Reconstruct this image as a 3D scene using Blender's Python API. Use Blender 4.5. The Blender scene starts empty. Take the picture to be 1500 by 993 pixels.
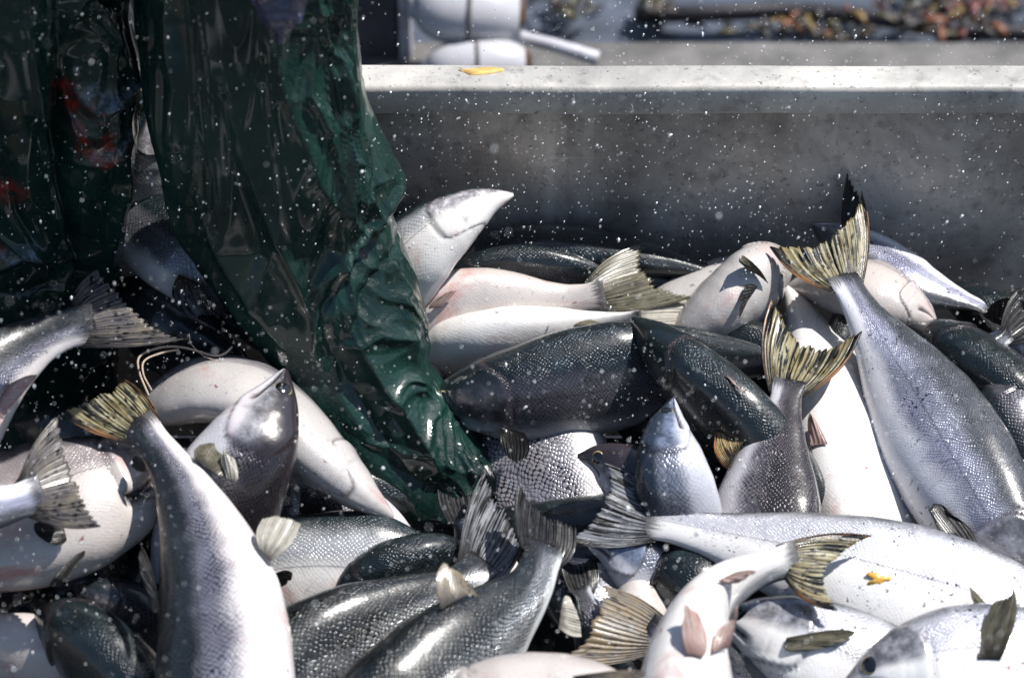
import bpy, math, random
import numpy as np
from mathutils import Vector, Matrix
R = math.radians
random.seed(7); rng = np.random.default_rng(7)
scene = bpy.context.scene
COL = scene.collection

# ------------------------------------------------------------------ camera
PITCH = R(40); DIST = 3.0; FPX = 4286.0
CAM = np.array([0.0, -DIST*math.cos(PITCH), DIST*math.sin(PITCH)])
FWD = np.array([0.0, math.cos(PITCH), -math.sin(PITCH)])
UPV = np.array([0.0, math.sin(PITCH), math.cos(PITCH)])
cd = bpy.data.cameras.new('camera'); co = bpy.data.objects.new('camera', cd); COL.objects.link(co)
co.location = CAM; co.rotation_euler = (math.pi/2-PITCH, 0, 0)
cd.lens = 36*FPX/1500; cd.sensor_width = 36; cd.clip_start = .05; cd.clip_end = 2000
cd.dof.use_dof = True; cd.dof.focus_distance = 2.88; cd.dof.aperture_fstop = 4.2
scene.camera = co

# ------------------------------------------------------------------ light
SUN_DIR = Vector((0.48, 0.15, 0.87)).normalized()      # towards the sun
sun_el = math.asin(SUN_DIR.z); sun_az = math.atan2(SUN_DIR.x, SUN_DIR.y)
w = bpy.data.worlds.new("World"); scene.world = w; w.use_nodes = True
nt = w.node_tree; nt.nodes.clear()
sky = nt.nodes.new('ShaderNodeTexSky'); sky.sky_type = 'NISHITA'; sky.sun_disc = False
sky.sun_elevation = sun_el; sky.sun_rotation = sun_az
bg = nt.nodes.new('ShaderNodeBackground'); bg.inputs['Strength'].default_value = .085
ow = nt.nodes.new('ShaderNodeOutputWorld')
nt.links.new(sky.outputs[0], bg.inputs[0]); nt.links.new(bg.outputs[0], ow.inputs[0])
sl = bpy.data.lights.new('sun', 'SUN'); sl.energy = 5; sl.angle = R(.5); sl.color = (1, .965, .92)
so = bpy.data.objects.new('sun', sl); COL.objects.link(so)
so.rotation_euler = SUN_DIR.to_track_quat('Z', 'Y').to_euler()
so.location = (2, 2, 4)
scene.view_settings.view_transform = 'Standard'; scene.view_settings.look = 'None'
scene.view_settings.exposure = 0.68; scene.view_settings.gamma = 1

# ------------------------------------------------------------------ where a sight line meets the place
KP = math.tan(R(15)); WALL_Y = 0.14; FLOOR_Z = -0.26
def ray(px, py):
    return FWD + np.array([1.0, 0, 0])*((px-750)/FPX) + UPV*((496.5-py)/FPX)
def P(px, py, d=0.0, ymax=WALL_Y-.03):
    """point of the heap seen there: on the sloping heap surface, raised by d metres"""
    r = ray(px, py); t = (KP*CAM[1]-CAM[2])/(r[2]-KP*r[1])
    n = r/np.linalg.norm(r); q = CAM+r*t-n*d
    if q[1] > ymax: q = CAM + r*((ymax-CAM[1])/r[1])
    return q
def on_y(px, py, Y):
    r = ray(px, py); return CAM + r*((Y-CAM[1])/r[1])
def on_z(px, py, Z):
    r = ray(px, py); return CAM + r*((Z-CAM[2])/r[2])
def proj(V):
    q = V-CAM; f = q@FWD
    return 750+q[:, 0]/f*FPX, 496.5-(q@UPV)/f*FPX, np.linalg.norm(q, axis=1)
M_PX = DIST/FPX

# ------------------------------------------------------------------ numpy gradient noise
_perm = rng.permutation(256); _perm = np.concatenate([_perm, _perm, _perm])
_g = rng.normal(size=(256, 3)); _g /= np.linalg.norm(_g, axis=1)[:, None]
def noise3(p):
    p = np.asarray(p, float); i = np.floor(p).astype(int); f = p-i; i &= 255
    u = f*f*f*(f*(f*6-15)+10); out = 0
    for dx in (0, 1):
        for dy in (0, 1):
            for dz in (0, 1):
                h = _perm[_perm[_perm[(i[:, 0]+dx) & 255]+((i[:, 1]+dy) & 255)]+((i[:, 2]+dz) & 255)]
                g = _g[h]; d = f-np.array([dx, dy, dz])
                wt = (u[:, 0] if dx else 1-u[:, 0])*(u[:, 1] if dy else 1-u[:, 1])*(u[:, 2] if dz else 1-u[:, 2])
                out = out+wt*(g*d).sum(1)
    return out*1.6

# ------------------------------------------------------------------ materials
class NB:
    def __init__(s, name):
        s.m = bpy.data.materials.new(name); s.m.use_nodes = True; s.t = s.m.node_tree
        s.b = s.t.nodes['Principled BSDF']
    def n(s, typ, **k):
        x = s.t.nodes.new(typ)
        for a, b in k.items(): setattr(x, a, b)
        return x
    def set(s, sock, v):
        if hasattr(v, 'default_value') or hasattr(v, 'is_linked'): s.t.links.new(v, sock)
        else: sock.default_value = v
    def math(s, op, a, b=0.0, c=None, clamp=False):
        x = s.n('ShaderNodeMath', operation=op, use_clamp=clamp); s.set(x.inputs[0], a); s.set(x.inputs[1], b)
        if c is not None: s.set(x.inputs[2], c)
        return x.outputs[0]
    def mix(s, f, a, b, mode='MIX'):
        x = s.n('ShaderNodeMix', data_type='RGBA', blend_type=mode)
        s.set(x.inputs[0], f)
        s.set(x.inputs[6], a if not isinstance(a, tuple) else (*a[:3], 1)); s.set(x.inputs[7], b if not isinstance(b, tuple) else (*b[:3], 1))
        return x.outputs[2]
    def ss(s, v, a, b):
        x = s.n('ShaderNodeMapRange', interpolation_type='SMOOTHSTEP'); s.set(x.inputs[0], v)
        x.inputs[1].default_value = a; x.inputs[2].default_value = b
        return x.outputs[0]
    def attr(s, name, vec=False):
        x = s.n('ShaderNodeAttribute', attribute_name=name); return x.outputs['Vector' if vec else 'Fac']
    def obj(s): return s.n('ShaderNodeTexCoord').outputs['Object']
    def noise(s, vec, scale, detail=3, rough=.5, dist=0.0, out='Fac'):
        x = s.n('ShaderNodeTexNoise'); s.set(x.inputs['Vector'], vec); x.inputs['Scale'].default_value = scale
        x.inputs['Detail'].default_value = detail; x.inputs['Roughness'].default_value = rough; x.inputs['Distortion'].default_value = dist
        return x.outputs[out]
    def voro(s, vec, scale, rand=1.0, feature='F1'):
        x = s.n('ShaderNodeTexVoronoi', feature=feature); s.set(x.inputs['Vector'], vec); x.inputs['Scale'].default_value = scale
        x.inputs['Randomness'].default_value = rand
        return x.outputs['Distance']
    def mapping(s, vec, loc=(0, 0, 0), rot=(0, 0, 0), sc=(1, 1, 1)):
        x = s.n('ShaderNodeMapping'); s.set(x.inputs[0], vec); x.inputs[1].default_value = loc; x.inputs[2].default_value = rot; x.inputs[3].default_value = sc
        return x.outputs[0]
    def bump(s, h, strength, dist=.001, prev=None):
        x = s.n('ShaderNodeBump'); x.inputs['Strength'].default_value = strength; x.inputs['Distance'].default_value = dist
        s.set(x.inputs['Height'], h)
        if prev is not None: s.t.links.new(prev, x.inputs['Normal'])
        return x.outputs[0]
    def out(s, color=None, rough=None, metal=None, normal=None, coat=None, coat_r=.1, spec=None):
        b = s.b.inputs
        if color is not None: s.set(b['Base Color'], color if not isinstance(color, tuple) else (*color[:3], 1))
        if rough is not None: s.set(b['Roughness'], rough)
        if metal is not None: s.set(b['Metallic'], metal)
        if normal is not None: s.set(b['Normal'], normal)
        if coat is not None: s.set(b['Coat Weight'], coat); b['Coat Roughness'].default_value = coat_r
        if spec is not None: s.set(b['Specular IOR Level'], spec)
        return s.m

def skin(name, back=(.008, .014, .017), flank=(.18, .19, .21), belly=(.66, .64, .63), lo=-.60, hi=.10, sc=.0031, scamt=.55,
         pink=.5, metal=.55, fleck=.0, tint=(.5, .47, .6), headc=(.22, .22, .24), wet=.5):
    s = NB(name); ob = s.obj(); v = s.attr('v'); u = s.attr('u'); scv = s.attr('sc', True)
    n1 = s.noise(scv, 28, 4, .6); n1c = s.math('SUBTRACT', n1, .5)
    vv = s.math('ADD', v, s.math('MULTIPLY', n1c, .5))
    fb = s.ss(vv, hi, hi+.42)                      # back
    fw = s.math('SUBTRACT', 1.0, s.ss(vv, lo, lo+.42))   # belly
    # scales: a diamond lattice of small overlapping plates
    wob = s.noise(scv, 60, 2, .5, out='Color')
    wv = s.n('ShaderNodeMix', data_type='VECTOR'); wv.inputs[0].default_value = .012
    s.set(wv.inputs[4], scv); s.set(wv.inputs[5], wob)
    mp = s.mapping(wv.outputs[1], rot=(0, 0, math.pi/4), sc=(1, 1, 1))
    vd = s.voro(s.mapping(mp, sc=(1/sc, 1/sc, 1)), 1.0, .12)
    edge = s.ss(vd, .34, .52)
    notbelly = s.math('SUBTRACT', 1.0, s.math('MULTIPLY', fw, .75))
    head = s.attr('head'); nh = s.math('SUBTRACT', 1.0, head)
    patch = s.math('ADD', .35, s.math('MULTIPLY', s.ss(s.noise(scv, 22, 3, .6), .36, .6), .65))
    scm = s.math('MULTIPLY', s.math('MULTIPLY', s.math('MULTIPLY', notbelly, nh), scamt), patch)
    big = s.noise(scv, 9, 3, .6)
    fl = s.mix(s.ss(s.noise(scv, 14, 3), .35, .7), flank, tuple(flank[i]*(.55+.45*tint[i]) for i in range(3)))
    fl = s.mix(s.math('MULTIPLY', s.ss(big, .42, .68), .55), fl, tuple(min(.9, c*1.7) for c in flank))
    c = s.mix(fw, fl, belly)
    pk = s.math('MULTIPLY', s.ss(s.noise(scv, 17, 4, .65, .6), .52, .74), pink)
    pk = s.math('MULTIPLY', pk, s.math('ADD', fw, .15))
    c = s.mix(pk, c, (.42, .23, .21))
    spots = s.ss(s.voro(scv, 95, 1.0), .30, .12)
    bk = s.mix(s.math('MULTIPLY', spots, .7), back, tuple(x*.35 for x in back))
    bk = s.mix(s.ss(s.noise(scv, 40, 3), .5, .8), bk, tuple(x*2.6 for x in back))
    c = s.mix(fb, c, bk)
    c = s.mix(s.math('MULTIPLY', edge, scm), c, (.05, .05, .06), 'MULTIPLY')
    lat = s.math('SUBTRACT', 1.0, s.ss(s.math('ABSOLUTE', s.math('SUBTRACT', v, .10)), .0, .03))
    c = s.mix(s.math('MULTIPLY', s.math('MULTIPLY', lat, nh), .45), c, (.03, .03, .035))
    if fleck:
        fk = s.math('MULTIPLY', s.ss(s.noise(scv, 210, 2, .6), .60, .66), s.ss(s.noise(scv, 20, 2), .54, .60))
        c = s.mix(s.math('MULTIPLY', fk, fleck), c, (.01, .01, .015))
    bl = s.math('MULTIPLY', s.ss(s.noise(scv, 75, 3, .6), .69, .73), fw)
    c = s.mix(s.math('MULTIPLY', bl, .8), c, (.16, .03, .03))
    tb = s.math('MULTIPLY', s.ss(s.math('ADD', u, s.math('MULTIPLY', s.math('SUBTRACT', s.noise(s.mapping(scv, sc=(30, 260, 1)), 1.0, 3), .5), .07)), .955, .985), .85)
    c = s.mix(tb, c, (.012, .011, .012))
    # head plates
    hm = s.mix(s.ss(s.noise(ob, 70, 5, .7), .35, .7), tuple(x*.45 for x in headc), tuple(min(.8, x*1.7) for x in headc))
    hm = s.mix(fw, hm, belly); hm = s.mix(fb, hm, back)
    hm = s.mix(s.math('MULTIPLY', pk, .8), hm, (.45, .17, .17))
    c = s.mix(head, c, hm)
    c = s.mix(s.math('MULTIPLY', s.attr('gill'), .8), c, (.03, .016, .018))
    c = s.mix(s.attr('mouth'), c, (.015, .010, .012))
    gr = s.noise(ob, 700, 2, .6)
    dirt = s.ss(s.noise(ob, 260, 3, .7), .66, .70)
    c = s.mix(s.math('MULTIPLY', dirt, .35), c, (.02, .02, .02))
    rough = s.math('ADD', .20, s.math('MULTIPLY', s.noise(scv, 45, 3), .16))
    mt = s.math('MULTIPLY', s.math('SUBTRACT', 1.0, s.math('MAXIMUM', fw, s.math('MULTIPLY', fb, .8))), metal)
    bsc = s.bump(s.math('MULTIPLY', s.math('SUBTRACT', 1.0, edge), s.math('MULTIPLY', nh, notbelly)), .5, .0005)
    b2 = s.bump(s.noise(ob, 70, 3, .6), .25, .0020, bsc)
    b3 = s.bump(gr, .12, .0004, b2)
    m = s.out(c, rough, mt, b3, wet, .07)
    s.b.inputs['Coat Normal']
    s.t.links.new(s.bump(s.noise(ob, 240, 3, .6), .32, .0008), s.b.inputs['Coat Normal'])
    return m

SK = {
 'silver': skin('salmon_skin_silver'),
 'bright': skin('salmon_skin_overexposed', flank=(.50, .50, .53), belly=(.66, .655, .65), lo=-.15, hi=.62, scamt=.30, pink=.12, fleck=1.0, metal=.3, tint=(.8, .8, .95)),  # whiter flank: overexposed sunlight put into the skin colour
 'lilac': skin('salmon_skin_lilac', back=(.05, .055, .065), flank=(.27, .28, .34), belly=(.66, .66, .70), lo=-.45, hi=.22, scamt=.55, sc=.0025, pink=.15, fleck=1.0, metal=.4, tint=(.9, .85, 1.2)),
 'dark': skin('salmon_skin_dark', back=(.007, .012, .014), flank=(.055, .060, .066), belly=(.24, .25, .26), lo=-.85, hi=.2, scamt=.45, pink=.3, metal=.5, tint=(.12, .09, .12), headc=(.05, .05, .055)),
 'belly': skin('salmon_skin_belly', flank=(.30, .31, .32), belly=(.60, .585, .57), lo=-.05, hi=.45, scamt=.25, pink=.55, metal=.25, headc=(.42, .40, .42)),
 'pink': skin('salmon_skin_pink', flank=(.26, .23, .23), belly=(.43, .395, .375), lo=-.1, hi=.5, scamt=.2, pink=1.0, metal=.2, headc=(.34, .31, .32)),
 'green': skin('salmon_skin_green', back=(.007, .010, .011), flank=(.27, .285, .29), belly=(.52, .55, .56), lo=-.85, hi=-.08, scamt=1.15, sc=.0042, pink=.05, metal=.7),
 'mesh': skin('salmon_skin_coarse', back=(.05, .055, .06), flank=(.36, .35, .37), belly=(.5, .5, .5), lo=-.95, hi=.8, scamt=1.0, sc=.0037, pink=.0, metal=.5),
 'purple': skin('salmon_skin_purple', back=(.022, .017, .020), flank=(.14, .13, .145), belly=(.48, .47, .50), lo=-.5, hi=-.15, scamt=.9, pink=.25, metal=.4),
 'blue': skin('salmon_skin_blue', back=(.018, .026, .042), flank=(.20, .215, .26), belly=(.42, .43, .48), lo=-.5, hi=.1, scamt=.5, pink=.0, metal=.5, headc=(.15, .18, .25)),
 'soft': skin('salmon_skin_soft_belly', flank=(.22, .21, .22), belly=(.42, .40, .39), lo=-.05, hi=.35, scamt=.35, pink=.6, metal=.2, headc=(.30, .28, .29)),
 'slate': skin('salmon_skin_slate', back=(.008, .013, .016), flank=(.10, .10, .115), belly=(.26, .28, .30), lo=-.72, hi=.22, scamt=.6, pink=.35, metal=.5, tint=(.28, .20, .26), headc=(.07, .07, .08)),  # dark tones put the shade over the big central fish into its colour
 'left': skin('salmon_skin_scaled', back=(.014, .017, .019), flank=(.22, .22, .26), belly=(.56, .53, .53), lo=-.62, hi=-.14, scamt=.95, pink=.35, metal=.45, sc=.0036),
}

def finmat(name, base, edge, streak=(.012, .012, .012), rays=26, spot=.0, sden=.5, edgec=None):
    s = NB(name); uv = s.n('ShaderNodeUVMap', uv_map='UVMap').outputs[0]
    sep = s.n('ShaderNodeSeparateXYZ'); s.set(sep.inputs[0], uv); x, y = sep.outputs[0], sep.outputs[1]
    nz = s.noise(s.mapping(uv, sc=(6, 5, 1)), 1.0, 3, .6)
    xx = s.math('ADD', x, s.math('MULTIPLY', s.math('SUBTRACT', nz, .5), .02))
    wv = s.math('SINE', s.math('MULTIPLY', xx, rays*6.283))
    c = s.mix(s.ss(s.noise(uv, 5, 3, .6), .35, .7), base, edge)
    brk = s.noise(s.mapping(uv, sc=(rays*1.3, 6.0, 1)), 1.0, 3, .6)
    st1 = s.noise(s.mapping(uv, loc=(rays, 0, 0), sc=(rays*1.5, 1.6, 1)), 1.0, 2, .55)
    stv = s.math('MULTIPLY', s.ss(st1, .60-sden*.14, .66-sden*.12), s.ss(brk, .58-sden*.30, .64-sden*.25))
    if edgec:
        em = s.ss(s.math('ABSOLUTE', s.math('SUBTRACT', s.math('ADD', x, s.math('MULTIPLY', s.math('SUBTRACT', nz, .5), .12)), .5)), .40, .47)
        c = s.mix(em, c, edgec)
    c = s.mix(stv, c, streak)
    c = s.mix(s.math('MULTIPLY', s.ss(s.math('ADD', y, s.math('MULTIPLY', s.math('SUBTRACT', nz, .5), .35)), .42, .02), .95), c, streak)
    sp = s.voro(s.mapping(uv, sc=(13, 7, 1)), 1.0, .8)
    if spot: c = s.mix(s.math('MULTIPLY', s.ss(sp, .34, .22), spot), c, (.010, .010, .012))
    b = s.bump(wv, .8, .0006); b = s.bump(s.noise(s.obj(), 300, 3), .3, .0006, b)
    s.out(c, .34, 0.0, b, .45, .15)
    tr = s.n('ShaderNodeBsdfTranslucent'); s.set(tr.inputs[0], c)
    mx = s.n('ShaderNodeMixShader'); mx.inputs[0].default_value = .48
    s.t.links.new(s.b.outputs[0], mx.inputs[1]); s.t.links.new(tr.outputs[0], mx.inputs[2])
    s.t.links.new(mx.outputs[0], s.t.nodes['Material Output'].inputs[0])
    return s.m
FM = {
 'yellow': finmat('fin_yellow_spotted', (.34, .28, .13), (.50, .47, .33), spot=1, sden=.95, rays=22, edgec=(.38, .19, .08)),
 'amber': finmat('fin_amber_spotted', (.55, .36, .14), (.58, .52, .32), spot=.9, sden=.7, edgec=(.5, .2, .06)),
 'dark': finmat('fin_dark_rayed', (.035, .036, .04), (.09, .09, .095), sden=.8, spot=.6),
 'greyspot': finmat('fin_grey_spotted', (.13, .12, .13), (.24, .21, .17), sden=.55, spot=1),
 'grey': finmat('fin_grey_rayed', (.22, .23, .26), (.36, .37, .40), sden=.9, rays=22),
 'black': finmat('fin_black', (.010, .010, .011), (.02, .02, .02)),
 'pale': finmat('fin_pale', (.55, .52, .45), (.66, .64, .58), streak=(.20, .18, .16), rays=14, sden=.25),
 'pinkf': finmat('fin_pink', (.60, .50, .46), (.58, .36, .32), streak=(.35, .22, .2), rays=14, sden=.3),
 'tan': finmat('fin_tan_spotted', (.28, .25, .22), (.36, .28, .17), streak=(.06, .05, .05), rays=18, sden=.4, spot=.6),
 'olive': finmat('fin_olive', (.15, .14, .10), (.26, .24, .17), streak=(.05, .045, .035), rays=16, sden=.4),
}
def plain(name, col, rough=.4, metal=0.0, coat=0.0, nscale=60, nvar=.25, bump=.3, bd=.001):
    s = NB(name); ob = s.obj(); n = s.noise(ob, nscale, 4, .6)
    c = s.mix(s.ss(n, .3, .7), tuple(x*(1-nvar) for x in col), tuple(min(1, x*(1+nvar)) for x in col))
    return s.out(c, s.math('ADD', rough-.05, s.math('MULTIPLY', n, .12)), metal, s.bump(n, bump, bd), coat)

# ------------------------------------------------------------------ mesh helpers
def grid_faces(nu, nv, closed):
    i = np.arange(nu-1)[:, None]; j = np.arange(nv if closed else nv-1)[None, :]; j2 = (j+1) % nv
    return np.stack([i*nv+j, i*nv+j2, (i+1)*nv+j2, (i+1)*nv+j], -1).reshape(-1, 4)
def mesh_obj(name, V, faces, mat, parent=None, attrs=None, uv=None, smooth=True, extra=None, origin=None):
    V = np.asarray(V, float)
    if origin is None: origin = V.mean(0)
    me = bpy.data.meshes.new(name); fl = [tuple(int(k) for k in f) for f in faces]
    if extra: fl += extra
    me.from_pydata((V-origin).tolist(), [], fl); me.update()
    if smooth: me.polygons.foreach_set('use_smooth', [True]*len(me.polygons))
    for k, a in (attrs or {}).items():
        a = np.asarray(a, dtype=np.float32)
        if a.ndim == 1: at = me.attributes.new(k, 'FLOAT', 'POINT'); at.data.foreach_set('value', a)
        else: at = me.attributes.new(k, 'FLOAT_VECTOR', 'POINT'); at.data.foreach_set('vector', a.ravel())
    if uv is not None:
        ul = me.uv_layers.new(name='UVMap'); idx = np.zeros(len(me.loops), dtype=np.int32); me.loops.foreach_get('vertex_index', idx)
        ul.data.foreach_set('uv', np.asarray(uv, dtype=np.float32)[idx].ravel())
    for m in (mat if isinstance(mat, list) else [mat]): me.materials.append(m)
    o = bpy.data.objects.new(name, me); COL.objects.link(o); o.location = origin
    if parent is not None:
        o.parent = parent; o.location = Vector(origin)-Vector(parent.location)
    return o
def tag(o, label=None, cat=None, group=None, kind=None):
    for k, v in (('label', label), ('category', cat), ('group', group), ('kind', kind)):
        if v: o[k] = v
    return o
def catmull(pts, n):
    pts = np.asarray(pts, float); q = np.vstack([2*pts[0]-pts[1], pts, 2*pts[-1]-pts[-2]])
    seg = np.linalg.norm(np.diff(pts[:, :3], axis=0), axis=1); cum = np.concatenate([[0], np.cumsum(seg)])
    ts = np.linspace(0, cum[-1], 400); out = []
    for t in ts:
        k = min(np.searchsorted(cum, t, 'right')-1, len(pts)-2); f = (t-cum[k])/seg[k]
        a, b, c, d = q[k], q[k+1], q[k+2], q[k+3]
        out.append(.5*((2*b)+(c-a)*f+(2*a-5*b+4*c-d)*f*f+(3*b-a-3*c+d)*f**3))
    out = np.array(out); s = np.concatenate([[0], np.cumsum(np.linalg.norm(np.diff(out[:, :3], axis=0), axis=1))])
    return out, s
def tube(pts, rad, nseg=10, n=40):
    C, s = catmull(pts, n); tt = np.linspace(0, s[-1], n); c = np.stack([np.interp(tt, s, C[:, k]) for k in range(3)], 1)
    r = np.interp(np.linspace(0, 1, n), np.linspace(0, 1, len(rad)), rad) if hasattr(rad, '__len__') else np.full(n, rad)
    t = np.gradient(c, axis=0); t /= np.linalg.norm(t, axis=1)[:, None]
    a = np.cross(t, [0.13, .3, .94]); a /= np.linalg.norm(a, axis=1)[:, None]; b = np.cross(t, a)
    th = np.linspace(0, 2*np.pi, nseg, endpoint=False)
    V = c[:, None]+(a[:, None]*np.cos(th)[None, :, None]+b[:, None]*np.sin(th)[None, :, None])*r[:, None, None]
    return V.reshape(-1, 3), grid_faces(n, nseg, True), [tuple(range(nseg))[::-1], tuple((n-1)*nseg+k for k in range(nseg))]

# ------------------------------------------------------------------ salmon
PU = [0, .01, .03, .06, .10, .15, .2, .3, .4, .5, .6, .7, .8, .88, .94, .98, 1]
PT = [.05, .10, .18, .30, .46, .61, .73, .90, .99, 1.0, .92, .75, .51, .33, .26, .28, .27]
PB = [.04, .09, .17, .29, .46, .63, .78, .96, 1.0, .98, .87, .67, .43, .29, .24, .27, .26]
PW = [.04, .09, .16, .25, .37, .47, .54, .61, .63, .61, .53, .41, .26, .16, .10, .055, .02]
eye_iris = plain('eye_iris', (.34, .27, .12), .15, .3, 1.0, 900)
eye_pupil = plain('eye_pupil', (.004, .004, .005), .08, 0, 1.0)
FISH = []
def smooth01(x, a, b):
    t = np.clip((x-a)/(b-a), 0, 1); return t*t*(3-2*t)
def salmon(label, pts, H, sk='silver', tail=None, fins=(), eye=True, group='salmon heaped in the bin', cheek=1.0, wide=1.0, ped=1.0, mouth=(.12, 1.0)):
    c3 = [list(P(p[0], p[1], p[2]))+[p[3]] for p in pts]
    C, s = catmull(c3, 0); L = s[-1]; H = H*M_PX
    nu, na = 110, 72
    uu = np.linspace(0, 1, nu)**1.25
    c = np.stack([np.interp(uu*L, s, C[:, k]) for k in range(4)], 1); roll = np.radians(c[:, 3]); c = c[:, :3]
    t = np.gradient(c, uu*L, axis=0); t /= np.linalg.norm(t, axis=1)[:, None]
    vw = CAM-c; vw /= np.linalg.norm(vw, axis=1)[:, None]
    vw = vw-t*(vw*t).sum(1)[:, None]; vw /= np.linalg.norm(vw, axis=1)[:, None]
    sd = np.cross(vw, t)
    D = np.cos(roll)[:, None]*sd+np.sin(roll)[:, None]*vw; Lt = np.cross(t, D)
    a = np.linspace(0, 2*np.pi, na, endpoint=False); ca, sa = np.cos(a), np.sin(a)
    up = np.interp(uu, PU, PT)*H; lo = np.interp(uu, PU, PB)*H; wd = np.interp(uu, PU, PW)*H*wide
    pf = 1-(1-ped)*smooth01(uu, .45, .85); up *= pf; lo *= pf; wd *= pf
    for arr in (up, lo, wd): arr[1:-1] = (arr[:-2]+arr[1:-1]*2+arr[2:])/4
    y = np.where(ca[None] > 0, up[:, None]*ca[None], lo[:, None]*ca[None])
    x = wd[:, None]*np.sign(sa)[None]*np.abs(sa)[None]**.88
    U = np.repeat(uu[:, None], na, 1); V_ = np.repeat(ca[None], nu, 0)
    # gill cover: plate that stands proud and drops at its rear edge; cheek line; mouth slit
    ug = .205+.022*(1-(V_+.1)**2)-.03*smooth01(V_, .55, 1.)-.10*smooth01(-V_, .45, 1.)
    gl = smooth01(U, ug-.05, ug-.004)*(1-smooth01(U, ug-.002, ug+.006))
    body_side = np.clip(np.abs(sa)[None]*1.2, 0, 1)
    scale = 1+.065*gl*body_side*cheek - .05*np.exp(-((U-ug-.008)/.006)**2)*body_side
    uc = .145+.018*(1-V_**2); scale = scale-.02*np.exp(-((U-uc)/.004)**2)*body_side
    mv = -.12-.45*smooth01(U, .0, mouth[0])
    mo = np.exp(-((V_-mv)/.11)**2)*(1-smooth01(U, mouth[0]-.02, mouth[0]))*mouth[1]
    scale = scale-.16*mo*np.clip(np.abs(sa)[None]*2, 0, 1)
    # eye socket
    es = np.exp(-(((U-.078)/.018)**2+((V_-.30)/.20)**2))*(np.abs(sa)[None] > .5); scale = scale-.05*es
    seed = len(FISH)*7.3
    pn = np.stack([U.ravel()*7+seed, np.repeat(sa[None], nu, 0).ravel()*1.2, V_.ravel()*1.2], 1)
    lump = noise3(pn).reshape(nu, na)*.035*smooth01(U, .15, .3)
    scale = scale+lump
    V = c[:, None]+D[:, None]*(y*scale)[..., None]+Lt[:, None]*(x*scale)[..., None]
    att = {'u': U.ravel(), 'v': V_.ravel(), 'head': (1-smooth01(U, ug-.008, ug+.004)).ravel(),
           'gill': (np.exp(-((U-ug-.003)/.0045)**2)+.35*np.exp(-((U-uc)/.003)**2)).clip(0, 1).ravel(), 'mouth': np.clip(mo*1.1*(mo > .35), 0, 1).ravel(),
           'sc': np.stack([U.ravel()*L+seed, np.repeat(np.minimum(a, 2*np.pi-a)[None], nu, 0).ravel()*H*.8, np.zeros(nu*na)], 1)}
    Vf = V.reshape(-1, 3)
    o = mesh_obj('salmon', Vf, grid_faces(nu, na, True), SK[sk], None, att,
                 extra=[tuple(range(na))[::-1], tuple((nu-1)*na+k for k in range(na))])
    tag(o, label, 'fish', group)
    F = dict(o=o, V=Vf, L=L, H=H, c=c, D=D, Lt=Lt, u=uu, up=up, lo=lo, wd=wd, t=t)
    FISH.append(F)
    if eye:
        for sg in (1, -1):
            i = int(np.argmin(abs(uu-.078))); j = int(round((.20 if sg > 0 else .80)*na))
            p = V[i, j]; nrm = Lt[i]*sg*1.0+D[i]*.22-t[i]*.25; nrm /= np.linalg.norm(nrm)
            make_eye(o, p-nrm*H*.035, nrm, t[i], H*.165)
    if tail:
        T1, N, T2, fc = tail[:4]; dd = tail[4] if len(tail) > 4 else (0, 0)
        e = c[-1]; hb = H*.27*ped
        ux, uy, dist = proj(np.array([e]))
        dpt = P(float(ux[0]), float(uy[0]), 0, 99); d0 = np.linalg.norm(dpt-CAM)-dist[0]
        # root runs across the end of the body, on the dorsal/ventral axis or across the sight line
        sp = np.array(P(*T1, d0, 9)-P(*T2, d0, 9)); sp -= t[-1]*(sp@t[-1]); sp /= np.linalg.norm(sp)
        nd = D[-1]*np.sign(D[-1]@sp) if abs(D[-1]@sp) > .5 else sp; A, B = e+nd*hb, e-nd*hb
        pa, pb, _ = proj(np.array([A, B]))
        if (pa[0]-T1[0])**2+(pb[0]-T1[1])**2 > (pa[1]-T1[0])**2+(pb[1]-T1[1])**2: A, B = B, A
        fin(o, A, B, P(*T1, d0+dd[0], WALL_Y-.008), P(*N, d0+(dd[0]+dd[1])/2, WALL_Y-.008), P(*T2, d0+dd[1], WALL_Y-.008), FM[fc], 'tail_fin', inset=t[-1]*H*.30*ped, bow=.08, fray=.085)
    for f in fins:
        kind, r1, r2, T1, N, T2, fc, lift = f
        A = P(*r1, surf(F, *r1), 99); B = P(*r2, surf(F, *r2), 99)
        da, db = surf(F, *r1), surf(F, *r2)
        def over(q, d):
            x, y, dist = proj(F['V']); m = (x-q[0])**2+(y-q[1])**2 < 144
            return max(d, surf(F, *q)) if m.any() else d
        da, dn, db = over(T1, da), over(N, (da+db)/2), over(T2, db)
        fin(o, A, B, P(*T1, da+lift, WALL_Y-.008), P(*N, dn+lift, WALL_Y-.008), P(*T2, db+lift*.6, WALL_Y-.008), FM[fc], kind, inset=(CAM-A)/np.linalg.norm(CAM-A)*-.003, bow=.16, fray=.03, fn=26)
    return F
def surf(F, px, py):
    """raise (in metres above the heap surface) of the skin seen at a point, or of the nearest flank edge"""
    x, y, dist = proj(F['V']); q = (x-px)**2+(y-py)**2
    m = q < 10**2
    i = np.where(m)[0][np.argmin(dist[m])] if m.any() else np.argmin(q)
    base = P(float(x[i]), float(y[i]), 0, 99); return float(np.linalg.norm(base-CAM)-dist[i])
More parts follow.
